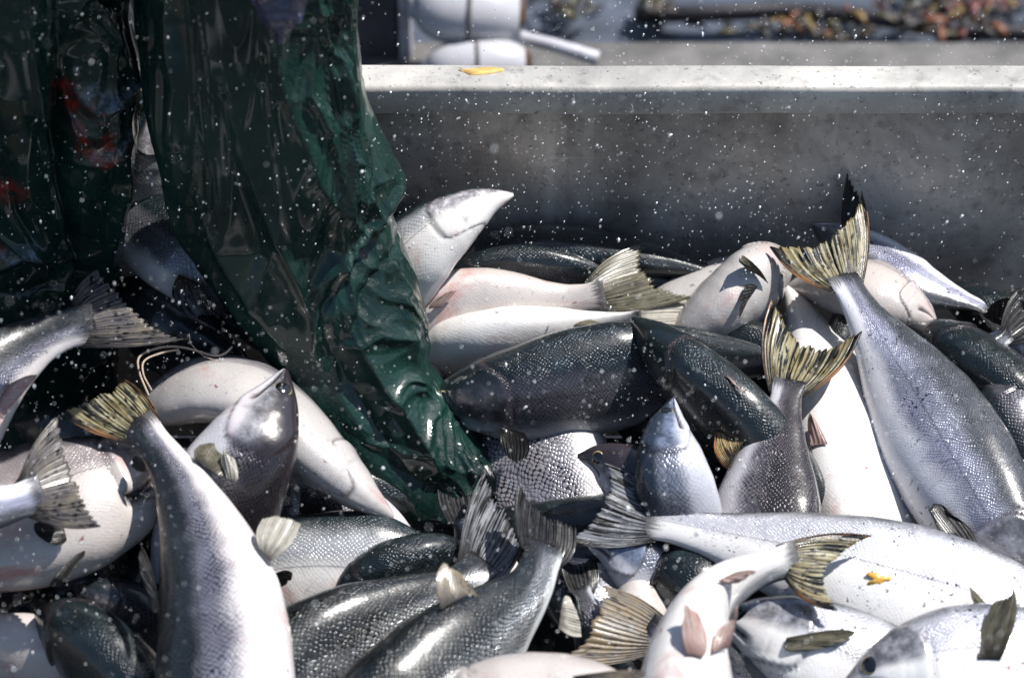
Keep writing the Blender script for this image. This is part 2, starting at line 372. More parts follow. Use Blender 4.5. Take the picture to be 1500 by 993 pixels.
def make_eye(par, p, nrm, tg, r):
    n = Vector(nrm); q = n.to_track_quat('Z', 'Y').to_matrix()
    V = []; F = []; rings = 9; seg = 20
    for i in range(rings):
        th = (i/(rings-1))*math.pi*.5
        for j in range(seg):
            ph = 2*math.pi*j/seg
            v = q @ Vector((math.sin(th)*math.cos(ph)*r, math.sin(th)*math.sin(ph)*r, math.cos(th)*r*.45)); V.append(np.array(v)+p)
    fc = grid_faces(rings, seg, True)
    o = mesh_obj('eye', V, fc, [eye_iris, eye_pupil], par)
    o.data.polygons.foreach_set('material_index', [1 if k//seg < 5 else 0 for k in range(len(o.data.polygons))])
def fin(par, A, B, T1, N, T2, mat, name, inset, bow=.08, fray=.04, fn=40):
    A, B, T1, N, T2 = [np.array(q, float) for q in (A, B, T1, N, T2)]
    if np.linalg.norm(A-T1)+np.linalg.norm(B-T2) > np.linalg.norm(A-T2)+np.linalg.norm(B-T1): T1, T2 = T2, T1
    A = A-inset; B = B-inset
    ns, nr = 90, 22
    s = np.linspace(0, 1, ns)
    ctrl = 2*N-(T1+T2)/2
    E = ((1-s)**2)[:, None]*T1+(2*s*(1-s))[:, None]*ctrl+(s**2)[:, None]*T2
    Bs = A+(B-A)*s[:, None]
    nray = 18
    saw = np.abs(((s*nray) % 1)-.5)*2
    jag = np.interp(s*nray, np.arange(nray+1), rng.uniform(-1, 1, nray+1))
    lenf = 1-fray*(saw**2)*.8+fray*.7*jag*np.sin(np.pi*s)
    r = np.linspace(0, 1, nr)
    nrm = np.cross(T1-A, T2-B); nrm = nrm/(np.linalg.norm(nrm)+1e-9)
    G = Bs[:, None]+(E-Bs)[:, None]*(r[None]*lenf[:, None])[..., None]
    size = np.linalg.norm(T1-A)
    across = (T1-T2)/(np.linalg.norm(T1-T2)+1e-9)
    G = G+across*((1-2*s)[:, None]*np.sin(np.pi*r)[None]*size*bow)[..., None]
    ph = rng.uniform(0, 6)
    G = G+nrm*((np.sin(s*7+ph)[:, None]*.045+np.sin(s*17+ph*2)[:, None]*.018+.10*np.sin(np.pi*s)[:, None])*r[None]**1.3*size)[..., None]
    G = G+nrm*((np.cos(s*nray*2*np.pi)[:, None])*.0003*r[None]**.5)[..., None]
    uv = np.stack([np.repeat(s[:, None], nr, 1).ravel(), np.repeat(r[None], ns, 0).ravel()], 1)
    G = G.copy(); G[..., 1] = np.minimum(G[..., 1], WALL_Y-.006)
    o = mesh_obj(name, G.reshape(-1, 3), grid_faces(ns, nr, False), mat, par, uv=uv)
    md = o.modifiers.new('thickness', 'SOLIDIFY'); md.thickness = .0006; md.offset = 0
    return o
# ================================================================== the bin and what lies beyond it
def box(name, lo, hi, mat, parent=None, bev=.0, label=None):
    lo = np.array(lo, float); hi = np.array(hi, float); c = (lo+hi)/2
    V = np.array([[(lo, hi)[i][0], (lo, hi)[j][1], (lo, hi)[k][2]] for i in (0, 1) for j in (0, 1) for k in (0, 1)])
    F = [(0, 1, 3, 2), (4, 6, 7, 5), (0, 4, 5, 1), (2, 3, 7, 6), (0, 2, 6, 4), (1, 5, 7, 3)]
    o = mesh_obj(name, V, F, mat, parent, smooth=False, origin=c)
    if bev:
        b = o.modifiers.new('bevel', 'BEVEL'); b.width = bev; b.segments = 4
        o.data.polygons.foreach_set('use_smooth', [True]*6); 
    return o
def metal(name, lo, hi, metal=.45, rough=.42):
    s = NB(name); ob = s.obj()
    n = s.noise(ob, 5, 6, .65, .4); f = s.noise(ob, 45, 5, .7); st = s.noise(s.mapping(ob, sc=(40, 40, 2.5)), 1.0, 4, .6)
    c = s.mix(s.ss(n, .32, .68), lo, hi)
    c = s.mix(s.math('MULTIPLY', s.ss(f, .50, .72), .55), c, tuple(x*.5 for x in lo))
    c = s.mix(s.math('MULTIPLY', s.ss(st, .55, .75), .3), c, tuple(x*1.25 for x in hi))
    scr = s.ss(s.noise(s.mapping(ob, rot=(0, .12, 0), sc=(4, 4, 420)), 1.0, 2, .5), .68, .74)
    c = s.mix(s.math('MULTIPLY', scr, s.math('MULTIPLY', s.ss(s.noise(ob, 7, 3), .5, .6), .55)), c, tuple(min(.8, x*1.5) for x in hi))
    drip = s.ss(s.noise(s.mapping(ob, sc=(26, 26, 1.2)), 1.0, 4, .65), .63, .76)
    c = s.mix(s.math('MULTIPLY', drip, .28), c, tuple(x*.55 for x in lo))
    pit = s.ss(s.noise(ob, 170, 3, .7), .62, .68)
    c = s.mix(s.math('MULTIPLY', pit, .6), c, (.03, .03, .03))
    r = s.math('ADD', rough-.12, s.math('MULTIPLY', f, .3))
    b = s.bump(f, .35, .002); b = s.bump(s.noise(ob, 400, 3, .6), .25, .0006, b)
    return s.out(c, r, metal, b)
m_wall = metal('weathered_aluminium', (.19, .174, .158), (.52, .485, .445), .30, .34)
m_rim = metal('rim_aluminium', (.27, .262, .25), (.50, .48, .445), .1, .5)
m_floor = metal('bin_floor_metal', (.03, .032, .035), (.07, .07, .072), .3, .4)
m_deck = plain('deck_paint', (.045, .055, .078), .55, 0, 0, 9, .4)
m_deck2 = plain('deck_board', (.10, .096, .092), .6, 0, 0, 14, .35)
m_dkbox = plain('locker_paint', (.050, .050, .062), .5, 0, 0, 12, .4)
m_white = plain('white_plastic', (.42, .42, .45), .35, 0, .3, 6, .12)
m_wornwhite = plain('worn_white_paint', (.34, .34, .38), .5, 0, 0, 30, .25)
m_rope = plain('dark_rope_fibre', (.12, .115, .12), .8, 0, 0, 300, .4)
m_rust = plain('rust', (.07, .035, .02), .8, 0, 0, 80, .4)

bf = box('bin_floor', (-1.4, -1.2, FLOOR_Z-.02), (1.4, WALL_Y-.001, FLOOR_Z), m_floor); tag(bf, kind='structure')
# back wall of the bin with its folded rim
z_lip = on_y(900, 168, WALL_Y-.030)[2]; z_top = on_y(900, 127, WALL_Y-.030)[2]
y_back = on_z(900, 95, z_top)[1]
bw = bpy.data.objects.new('fish_bin', None); COL.objects.link(bw); bw.location = (0, WALL_Y, FLOOR_Z)
tag(bw, 'weathered grey aluminium bin side with a bright sunlit folded rim behind the fish', 'fish bin')
box('side_panel', (-1.5, WALL_Y, FLOOR_Z), (1.5, WALL_Y+.005, z_top-.010), m_wall, bw)
print('YBACK', y_back)
# rim profile swept along x : rounded angle section
prof = []
yf, yb, zt, zl, rr = WALL_Y-.032, max(y_back, WALL_Y+.008), z_top, z_lip, .007
for k in range(7):
    a = math.pi/2*k/6; prof.append((yf+rr-rr*math.sin(math.pi/2-a) if False else yf+rr-rr*math.cos(a), zt-rr+rr*math.sin(a)))
prof = [(yf+.004, zl), (yf, zl+.003)]+prof+[(yb-.002, zt), (yb, zt-.003), (yb, zt-.006), (WALL_Y-.003, zt-.0075), (yf+.008, zt-.012), (yf+.007, zl)]
xs = np.linspace(-1.5, 1.5, 160); PR = np.array(prof)
V = np.zeros((len(xs), len(PR), 3)); V[..., 0] = xs[:, None]; V[..., 1] = PR[None, :, 0]; V[..., 2] = PR[None, :, 1]
nn = noise3(np.stack([V[..., 0].ravel()*6, V[..., 1].ravel()*9, V[..., 2].ravel()*9], 1)).reshape(len(xs), -1)
V[..., 2] += nn*.0012; V[..., 1] += nn*.001
rim = mesh_obj('rim', V.reshape(-1, 3), grid_faces(len(xs), len(PR), True), m_rim, bw)
box('front_panel', (-1.5, -1.22, FLOOR_Z), (1.5, -1.20, .05), m_wall, bw)
box('end_panel', (-1.52, -1.22, FLOOR_Z), (-1.50, WALL_Y+.02, z_top-.02), m_wall, bw)
box('end_panel', (1.50, -1.22, FLOOR_Z), (1.52, WALL_Y+.02, z_top-.02), m_wall, bw)

ZD = -.60                                                       # the deck behind the bin
dk = box('deck', (-6, WALL_Y+.03, ZD-.05), (6, 30, ZD), m_deck); tag(dk, kind='structure')
sea = box('sea', (-900, -900, -1.6), (900, 900, -1.5), plain('sea_water', (.02, .05, .07), .12, 0, 0, .8, .4, .5, .1)); tag(sea, kind='structure')
# a low timber / metal rail running behind the bin
rz = -.34
ra = on_z(1000, 60, rz)[1]; rb = on_z(1000, 97, rz)[1]
rl = box('deck_rail', (-3, rb-.03, ZD), (3, ra, rz), m_deck2, bev=.006)
tag(rl, 'blurred beige grey board running along the deck just behind the bright bin rim', 'deck board')
# dark locker at the left with a worn white corner strip
c0 = on_z(590, 93, rz+.004)
lk = bpy.data.objects.new('deck_locker', None); COL.objects.link(lk); lk.location = (c0[0]-.3, c0[1]+.3, ZD)
tag(lk, 'dark grey deck locker with a worn white corner strip beside the green trousers', 'locker')
box('locker_body', (c0[0]-.9, c0[1]+.02, ZD), (c0[0]-.006, c0[1]+.9, -.02), m_dkbox, lk, .008)
box('corner_strip', (c0[0]-.005, c0[1]+.012, ZD), (c0[0]+.012, c0[1]+.05, -.015), m_wornwhite, lk, .004)
# floats
def lathe(prof, n, axis, origin):
    ax = np.array(axis, float); ax /= np.linalg.norm(ax); a = np.cross(ax, [0, 0, 1.]); a /= np.linalg.norm(a); b = np.cross(ax, a)
    th = np.linspace(0, 2*np.pi, n, endpoint=False)
    V = np.array([[origin+ax*x+(a*math.cos(t)+b*math.sin(t))*r for t in th] for x, r in prof])
    return V.reshape(-1, 3), grid_faces(len(prof), n, True)
def float_buoy(px, py, Z, lenm, rad, ax, label):
    o = bpy.data.objects.new('float', None); COL.objects.link(o); c = on_z(px, py, Z); o.location = c
    pr = [(-.5, .0), (-.495, .2), (-.47, .42), (-.42, .64), (-.34, .83), (-.22, .95), (-.08, 1.0), (.08, 1.0), (.22, .95), (.34, .83), (.42, .64), (.47, .42), (.495, .2), (.5, 0)]
    v, f = lathe([(x*lenm, r*rad) for x, r in pr], 48, ax, c); b = mesh_obj('float_body', v, f, m_white, o, origin=c)
    sm = b.modifiers.new('sub', 'SUBSURF'); sm.levels = 1; sm.render_levels = 1
    v, f = lathe([(-.02*lenm, rad*1.0), (-.02*lenm, rad*1.035), (.02*lenm, rad*1.035), (.02*lenm, rad*1.0)], 48, ax, c); mesh_obj('rope_band', v, f, m_rope, o, origin=c)
    v, f = lathe([(-.535*lenm, 0), (-.535*lenm, rad*.2), (-.49*lenm, rad*.34), (-.40*lenm, rad*.9)][:3], 24, ax, c); mesh_obj('end_cap', v, f, m_wornwhite, o, origin=c)
    a = np.array(ax)/np.linalg.norm(ax)
    v, f = lathe([(.505*lenm, 0), (.515*lenm, rad*.2), (.49*lenm, rad*.40), (.45*lenm, rad*.5)], 24, ax, c); mesh_obj('end_cap', v, f, m_rust, o, origin=c)
    return tag(o, label, 'float', 'white floats behind the bin')
float_buoy(686, 16, -.24, .150, .047, (1, .02, -.06), 'white plastic float with a dark rope band lying fully in view behind the bin rim')
float_buoy(700, 94, -.29, .140, .034, (1, .05, .03), 'white plastic float mostly hidden by the bin rim, below the larger float')
pa, pb = on_z(760, 54, -.27), on_z(875, 86, -.30)
v, f, e = tube([pa, (pa+pb)/2+[0, 0, .002], pb], [.009, .009, .010], 14, 30)
o = mesh_obj('pole', v, f, m_wornwhite, extra=e); tag(o, 'short white pole end sticking out beside the white float', 'pole')
# black hose and weed on the deck
m_hose = plain('black_rubber', (.012, .010, .014), .4, 0, .2)
v, f, e = tube([on_z(x, y, z) for x, y, z in ((930, 22, -.57), (1030, 20, -.56), (1160, 16, -.56), (1280, 26, -.56), (1400, 44, -.57), (1600, 52, -.57))], .014, 12, 60)
tag(mesh_obj('hose', v, f, m_hose, extra=e), 'blurred black hose lying across the blue grey deck behind the rim', 'hose')
def weed_clump(cx, cy, wx, wy, n, cols, label, size):
    ms = [plain('weed_'+str(i), c, .5, 0, .2) for i, c in enumerate(cols)]
    V = []; F = []; mi = []
    for k in range(n):
        x = rng.normal(cx, wx); y = rng.normal(cy, wy); c = on_z(x, min(y, 60), ZD+.008+rng.random()*.05)
        d = rng.normal(size=3); d[2] *= .3; d /= np.linalg.norm(d); q = np.cross(d, [0, 0, 1]); q = q/np.linalg.norm(q)+rng.normal(size=3)*.3
        l = size*rng.uniform(.5, 1.5); b = len(V); m = rng.integers(0, len(ms))
        for i in range(5):
            t = i/4; cc = c+d*l*(t-.5)+np.array([0, 0, math.sin(t*3)*l*.2]); wd = l*.16*math.sin(math.pi*(.12+.8*t))
            V += [cc+q*wd, cc-q*wd]
        for i in range(4): F.append((b+2*i, b+2*i+1, b+2*i+3, b+2*i+2)); mi.append(m)
    o = mesh_obj('seaweed', V, F, ms); o.data.polygons.foreach_set('material_index', mi)
    md = o.modifiers.new('thickness', 'SOLIDIFY'); md.thickness = .002
    tag(o, label, 'seaweed', kind='stuff')
WC = [(.12, .075, .012), (.13, .04, .012), (.03, .02, .012), (.015, .015, .015), (.05, .045, .02), (.02, .018, .012)]
weed_clump(1400, 14, 60, 20, 120, WC+[(.09, .012, .010)], 'brown and orange weed clump with red bits at the far right of the deck', .03)
weed_clump(1200, 40, 70, 9, 90, WC, 'loose brown and yellow weed scattered beneath the black hose', .025)
weed_clump(958, 12, 12, 11, 26, WC, 'small yellow brown tuft of weed at the left end of the hose', .04)
weed_clump(835, 8, 22, 10, 30, WC[2:5], 'dark faint weed scraps on the deck right of the white float', .03)

# ================================================================== the fisher's legs
def trouser_mat():
    s = NB('green_oilskin'); ob = s.obj()
    n = s.noise(ob, 9, 5, .6); c = s.mix(s.ss(n, .3, .7), (.004, .015, .0125), (.008, .031, .0245))
    film = s.math('MULTIPLY', s.ss(s.noise(s.mapping(ob, sc=(1.0, 1, .45)), 16, 6, .72, .6), .50, .72), s.ss(s.noise(ob, 5, 2), .4, .62))
    c = s.mix(s.math('MULTIPLY', film, .10), c, (.05, .052, .048))
    red = s.attr('stain'); rn = s.ss(s.noise(ob, 60, 4, .7), .38, .6)
    c = s.mix(s.math('MULTIPLY', red, s.math('MULTIPLY', rn, .95)), c, (.20, .022, .018))
    blu = s.attr('bluish'); bn = s.ss(s.noise(ob, 90, 5, .75), .42, .62)  # pale blue broken patches along a few fold lines
    c = s.mix(s.math('MULTIPLY', blu, s.math('MULTIPLY', bn, .8)), c, (.16, .21, .27))
    r = s.math('ADD', .16, s.math('MULTIPLY', s.noise(ob, 30, 4, .7), .26)); r = s.math('ADD', r, s.math('MULTIPLY', film, .12))
    b = s.bump(s.noise(s.mapping(ob, sc=(1.0, 1.0, .55)), 48, 5, .62, 1.0), .75, .005); b = s.bump(s.noise(ob, 300, 4, .7), .6, .0012, b)
    s.out(c, r, 0, b, .6, .10, .10); 
    return s.m
m_pvc = trouser_mat()
def seg_dist(X, Y, poly):
    """distance to a polyline, position along it and the side"""
    best = np.full(X.shape, 1e9); tt = np.zeros(X.shape); sg = np.zeros(X.shape)
    for k in range(len(poly)-1):
        ax, ay = poly[k][:2]; bx, by = poly[k+1][:2]; dx, dy = bx-ax, by-ay; l2 = dx*dx+dy*dy
        t = np.clip(((X-ax)*dx+(Y-ay)*dy)/l2, 0, 1); d = np.hypot(X-ax-t*dx, Y-ay-t*dy); m = d < best
        best = np.where(m, d, best); tt = np.where(m, (k+t)/(len(poly)-1), tt); sg = np.where(m, np.sign((X-ax)*dy-(Y-ay)*dx), sg)
    return best, tt, sg
def leg_mesh(prof, Yc, depth, folds, seed, rng_y, stains=(), bluish=()):
    nr, na = 420, 420
    ys = np.linspace(rng_y[0], rng_y[1], nr); pr = np.array(prof, float)
    # smooth interpolation of silhouette
    def itp(col):
        c, _ = catmull(np.stack([pr[:, 0], pr[:, col], np.zeros(len(pr))], 1), 0); o_ = np.argsort(c[:, 0]); return np.interp(ys, c[o_, 0], c[o_, 1])
    xl, xr = itp(1), itp(2); Y = np.interp(ys, Yc[0], Yc[1]); dp = np.interp(ys, Yc[0], depth)
    a = np.linspace(-np.pi/2, 1.5*np.pi, na, endpoint=False)
    PX = (xl+xr)[:, None]/2+np.sin(a+np.pi)[None]*0; 
    V = np.zeros((nr, na, 3)); cs = np.sin(a+np.pi/2-np.pi/2)     # placeholder
    px = (xl+xr)[:, None]/2+((xr-xl)/2)[:, None]*np.sin(a)[None]
    L3 = np.array([on_y(xl[i], ys[i], Y[i]) for i in range(nr)]); R3 = np.array([on_y(xr[i], ys[i], Y[i]) for i in range(nr)])
    mid = (L3+R3)/2; hw = (R3-L3)/2
    front = -np.cos(a)
    V = mid[:, None]+hw[:, None]*np.sin(a)[None, :, None]; V[..., 1] += dp[:, None]*front[None]
    n = np.stack([np.repeat(np.sin(a)[None], nr, 0), np.repeat(front[None], nr, 0), np.zeros((nr, na))], -1)
    Yp = np.repeat(ys[:, None], na, 1)
    X3 = V.reshape(-1, 3)
    q = np.stack([X3[:, 0]*7+seed, X3[:, 1]*7, X3[:, 2]*1.5], 1)
    wx = noise3(q*1.3+11); q2 = q+np.stack([wx, wx, wx*.3], 1)*.7
    r1 = 1-np.abs(noise3(q2))*2; r2 = 1-np.abs(noise3(q2*2.3+5))*2; r3 = 1-np.abs(noise3(q2*5.1+9))*2
    disp = (r1*.007+np.clip(r2, 0, 1)**2*.004+np.clip(r3, -.2, 1)**3*.0012).reshape(nr, na)
    sil = 1-.75*np.clip((np.abs(np.sin(a))[None]-.86)/.14, 0, 1)
    r4 = 1-np.abs(noise3(q2*np.array([2.6, 2.6, 3.4])*1.6+31))*2
    disp = disp+(np.clip(r4, -.4, 1)**3*.0075).reshape(nr, na)*smooth01(np.sin(a), .15, .75)[None]
    r5 = 1-np.abs(noise3(np.stack([X3[:, 0]*15, X3[:, 1]*15, X3[:, 2]*24+X3[:, 0]*14], 1)+wx[:, None]*.8))*2
    disp = disp+(np.clip(r5, -.3, 1)**2*np.sign(r5)*.0042).reshape(nr, na)*smooth01(np.sin(a), .2, .8)[None]
    disp = (disp-.008)*sil
    fr = (front > -.15).astype(float) if False else smooth01(-front, -.3, .1)
    for poly, wpx, h in folds:
        d, t, sg = seg_dist(px, Yp, poly); taper = np.clip(np.sin(np.pi*np.clip(t, .04, .96)), 0, 1)**.5
        wid = np.where(sg > 0, wpx, wpx*.38) if h > 0 else wpx
        disp += h*np.exp(-(d/wid)**1.3)*taper*fr[None]
    V = V+n*disp[..., None]
    st = np.zeros((nr, na)); ck = np.zeros((nr, na))
    for poly, wpx in stains: d, _, _ = seg_dist(px, Yp, poly); st = np.maximum(st, np.exp(-(d/wpx)**2)*fr[None])
    for poly, wpx in bluish: d, _, _ = seg_dist(px, Yp, poly); ck = np.maximum(ck, np.exp(-(d/wpx)**2)*fr[None])
    return V.reshape(-1, 3), grid_faces(nr, na, True), st.ravel(), ck.ravel()
right_prof = [(-420, 200, 560), (-200, 198, 540), (0, 195, 520), (60, 202, 524), (110, 205, 528), (150, 210, 535), (200, 222, 558), (240, 234, 578), (268, 241, 589), (292, 248, 576), (320, 260, 576), (350, 275, 586), (400, 310, 605),
              (450, 350, 618), (500, 385, 627), (545, 418, 634), (600, 458, 672), (650, 500, 706), (700, 545, 730), (722, 570, 730)]
left_prof = [(-420, -180, 215), (-200, -170, 200), (0, -150, 190), (60, -150, 198), (105, -150, 205), (150, -150, 203), (230, -150, 196), (300, -145, 186), (400, -140, 174), (500, -130, 168), (580, -120, 165), (660, -110, 128), (760, -100, 110)]
rf = [([(395, -80), (425, 60), (468, 190), (520, 268)], 34, .012), ([(520, -60), (500, 60), (508, 170), (540, 255)], 15, .011), ([(470, -40), (455, 60), (490, 160), (512, 240)], 12, .009),
      ([(590, 262), (555, 285), (520, 300), (470, 345)], 16, .013), ([(575, 300), (535, 330), (500, 365), (465, 385)], 13, -.010), ([(520, 420), (560, 500), (615, 590), (650, 650)], 20, .016), ([(590, 380), (600, 450), (610, 540)], 16, .009),
      ([(455, 360), (500, 470), (560, 580), (600, 640)], 16, -.010), ([(330, 380), (400, 470), (470, 560), (560, 660)], 30, .010), ([(235, 30), (245, 130), (262, 260), (310, 370)], 28, .012),
      ([(250, -40), (270, 60), (268, 160)], 24, .010), ([(330, 40), (350, 180), (400, 330)], 26, -.009), ([(300, 240), (345, 330), (420, 440)], 20, .009), ([(380, 200), (440, 330), (475, 430)], 20, .010),
      ([(500, 290), (470, 380), (465, 460)], 14, .008), ([(620, 470), (560, 430), (500, 440)], 10, .006), ([(600, 330), (540, 380), (505, 440)], 9, -.007), ([(640, 600), (600, 610), (540, 590)], 9, .005),
      ([(500, 560), (580, 640), (690, 690)], 24, -.008)]
lf = [([(108, -60), (120, 50), (118, 110), (104, 130), (112, 220), (135, 330), (140, 420)], 22, -.042), ([(60, -40), (80, 100), (110, 250), (130, 380)], 22, .014), ([(10, -30), (20, 120), (60, 260)], 26, .010),
      ([(150, -40), (175, 40), (200, 100)], 10, .010), ([(125, 70), (150, 110), (200, 104)], 12, .010), ([(0, 330), (50, 300), (100, 320)], 10, .008), ([(-20, 360), (40, 355), (90, 345), (100, 300)], 9, -.007),
      ([(30, 470), (60, 410), (100, 375)], 12, .010), ([(0, 260), (40, 290), (90, 310)], 9, .007), ([(170, 140), (180, 230), (165, 320), (160, 420)], 13, .012), ([(40, 560), (70, 620), (60, 700)], 12, .008), ([(160, 500), (150, 560), (165, 640)], 12, .010), ([(20, 150), (40, 240), (80, 300)], 12, -.009)]
man = bpy.data.objects.new('person', None); COL.objects.link(man); man.location = (-.33, -.05, FLOOR_Z)
tag(man, 'person standing among the fish in wet dark green oilskin trousers and navy boots', 'person')
V1, F1_, s1, c1 = leg_mesh(right_prof, ([-420, 0, 300, 500, 720], [.0, .0, -.03, -.075, -.16]), [.115, .105, .085, .07, .05], rf, 3.1, (-420, 722))
stn = [([(128, 72), (135, 110), (140, 160), (160, 190), (182, 185)], 7), ([(122, 78), (150, 92), (162, 150), (165, 170)], 6), ([(-20, 190), (10, 195), (42, 212)], 15), ([(-10, 275), (20, 290)], 8)]
blu_lines = [([(150, 85), (165, 105), (205, 106)], 13), ([(155, 175), (170, 178), (190, 168)], 8), ([(95, 400), (75, 425), (50, 470)], 14), ([(20, 300), (60, 296)], 9)]
V2, F2_, s2, c2 = leg_mesh(left_prof, ([-420, 0, 300, 500, 760], [.03, .03, .025, .02, -.02]), [.11, .095, .085, .08, .075], lf, 8.7, (-420, 760), stn, blu_lines)
# seat of the trousers joining both legs above the picture
zc = min(V1[:, 2].max(), V2[:, 2].max())-.10
th = np.linspace(0, 2*np.pi, 96, endpoint=False); cx = (V1[:, 0].mean()+V2[:, 0].mean())/2-.05; hips = []
cxh = (V1[:, 0][:400].mean()+V2[:, 0][:400].mean())/2; 
for z_, sx, sy in ((zc-.05, .20, .10), (zc, .235, .125), (zc+.08, .245, .14), (zc+.2, .235, .14), (zc+.33, .20, .125)):
    hips.append(np.stack([cxh+sx*np.cos(th), .015+sy*np.sin(th), np.full(96, z_)], 1))
V3 = np.concatenate(hips); F3_ = grid_faces(5, 96, True)
V = np.concatenate([V1, V2, V3]); F = np.concatenate([F1_, F2_+len(V1), F3_+len(V1)+len(V2)])
st = np.concatenate([s1, s2, np.zeros(len(V3))]); ck = np.concatenate([c1, c2, np.zeros(len(V3))])
mesh_obj('oilskin_trousers', V, F, m_pvc, man, {'stain': st, 'bluish': ck})
# boots below the hems
m_boot = plain('navy_boot_rubber', (.009, .012, .024), .28, 0, .4, 30, .4, .4, .003)
for foot in ((640, 690, -.135, 1), (20, 700, .0, 1)):
    b = on_y(foot[0], foot[1], foot[2]); x0, y0, z0 = b
    rings = []
    for z_, ax_, ay_, oy in ((z0+.0, .040, .036, .01), (z0-.025, .050, .050, .0), (z0-.05, .058, .062, -.010), ((z0+FLOOR_Z)/2, .056, .075, -.02), (FLOOR_Z+.09, .052, .10, -.035), (FLOOR_Z+.04, .052, .135, -.06), (FLOOR_Z+.012, .054, .145, -.065), (FLOOR_Z+.001, .053, .143, -.065)):
        th = np.linspace(0, 2*np.pi, 64, endpoint=False)
        rings.append(np.stack([x0+ax_*np.cos(th), y0+oy+ay_*np.sin(th), np.full(64, z_)], 1))
    v = np.concatenate(rings); v = v+noise3(v*14)[:, None]*np.array([.004, .004, 0])
    o = mesh_obj('boot', v, grid_faces(len(rings), 64, True), m_boot, man, extra=[tuple((len(rings)-1)*64+k for k in range(64))])
    sm = o.modifiers.new('sub', 'SUBSURF'); sm.levels = 2; sm.render_levels = 2
# pointed tail of the navy jacket hanging over the trousers
def jacket():
    nx, ny = 90, 110; V = []; 
    for j in range(ny):
        py = -260+j/(ny-1)*322; t = j/(ny-1)
        xl = np.interp(py, [-260, -60, 0, 30, 62], [300, 345, 376, 392, 410]); xr = np.interp(py, [-260, -60, 0, 20, 62], [520, 470, 447, 440, 414])
        for i in range(nx):
            s_ = i/(nx-1); px = xl+(xr-xl)*s_
            Y = -.165-.012*math.sin(math.pi*s_)
            V.append(on_y(px, py, Y))
    V = np.array(V); n = noise3(V*np.array([30, 10, 16])+3); n2 = noise3(V*np.array([70, 10, 50])+8)
    V[:, 1] -= (1-np.abs(n)*2)*.010+(1-np.abs(n2)*2)*.004
    s = NB('navy_wet_nylon'); ob = s.obj()
    c = s.mix(s.noise(ob, 20, 4), (.010, .011, .035), (.035, .038, .10))
    s.out(c, .2, 0, s.bump(s.noise(ob, 120, 5, .7), .9, .004), .7, .08)
    o = mesh_obj('jacket_hem', V, grid_faces(ny, nx, False), s.m, man)
    md = o.modifiers.new('thickness', 'SOLIDIFY'); md.thickness = .002
jacket()
# ================================================================== the catch
# each: label, spine from snout to tail root as (x, y, raise, roll), half height, skin, tail fin (tip, notch, tip, kind), fins (name, root, root, tip, mid, tip, kind, lift)
# --- back row, against the wall
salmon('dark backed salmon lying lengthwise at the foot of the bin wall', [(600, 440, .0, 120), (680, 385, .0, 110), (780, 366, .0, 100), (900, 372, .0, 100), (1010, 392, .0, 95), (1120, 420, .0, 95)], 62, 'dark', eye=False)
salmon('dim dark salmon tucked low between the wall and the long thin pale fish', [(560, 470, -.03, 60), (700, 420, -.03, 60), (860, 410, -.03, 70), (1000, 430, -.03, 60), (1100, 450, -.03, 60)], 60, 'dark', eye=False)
salmon('white bellied salmon with its snout raised against the wall beside the green trousers', [(752, 285, .16, 200), (708, 298, .155, 200), (654, 330, .14, 200), (602, 376, .11, 200), (560, 440, .05, 200), (480, 520, .0, 210), (380, 620, -.05, 210)], 62, 'belly', eye=False, mouth=(.12, .25), cheek=.5)
salmon('dark grey salmon low behind the white bellied one at the trouser edge', [(655, 345, -.05, 160), (610, 340, -.05, 160), (550, 360, -.05, 160), (470, 410, -.05, 160), (380, 480, -.05, 160)], 50, 'purple', eye=False)
salmon('salmon with lilac back lying behind the right spotted tail', [(1190, 330, .0, 130), (1270, 378, .02, 130), (1340, 415, .02, 130), (1400, 436, .02, 130), (1450, 452, .02, 130)], 52, 'lilac', ((1500, 420), (1500, 460), (1480, 510), 'black'), eye=False)
salmon('pink white salmon with its jaw turned up right of the raised spotted tail', [(1372, 478, .02, -120), (1320, 448, .02, -120), (1275, 425, .02, -120), (1210, 410, .0, -120), (1120, 420, -.03, -120)], 70, 'pink', eye=False,
       fins=[])
salmon('pale salmon lying face down at the wall, its grey head left of the raised tail', [(1165, 375, .03, -60), (1120, 400, .03, -70), (1075, 440, .02, -80), (1020, 480, .01, -90), (940, 540, -.02, -90)], 80, 'soft', eye=False,
       fins=[('pectoral_fin', (1125, 415), (1108, 400), (1088, 375), (1085, 376), (1082, 380), 'olive', .03), ('pectoral_fin', (1110, 420), (1095, 440), (1082, 468), (1085, 440), (1092, 418), 'dark', .01)])
salmon('white salmon belly with a thin pink fin behind the small cream tail', [(1160, 392, -.03, -95), (1090, 408, -.02, -95), (1010, 440, -.03, -95), (930, 480, -.05, -95), (820, 530, -.07, -95)], 70, 'soft', eye=False,
       fins=[('pelvic_fin', (1028, 455), (1045, 430), (1068, 408), (1050, 420), (1040, 440), 'pinkf', .01)])
salmon('black salmon tail added as the dark shadow behind the raised yellow spotted tail', [(1200, 620, -.06, 90), (1225, 520, -.02, 90), (1243, 450, .0, 90), (1250, 395, .01, 90)], 46, 'dark', ((1240, 250), (1276, 318), (1312, 396), 'black'), eye=False)  # added fish: its black tail stands for the raised tail's shadow on the wall
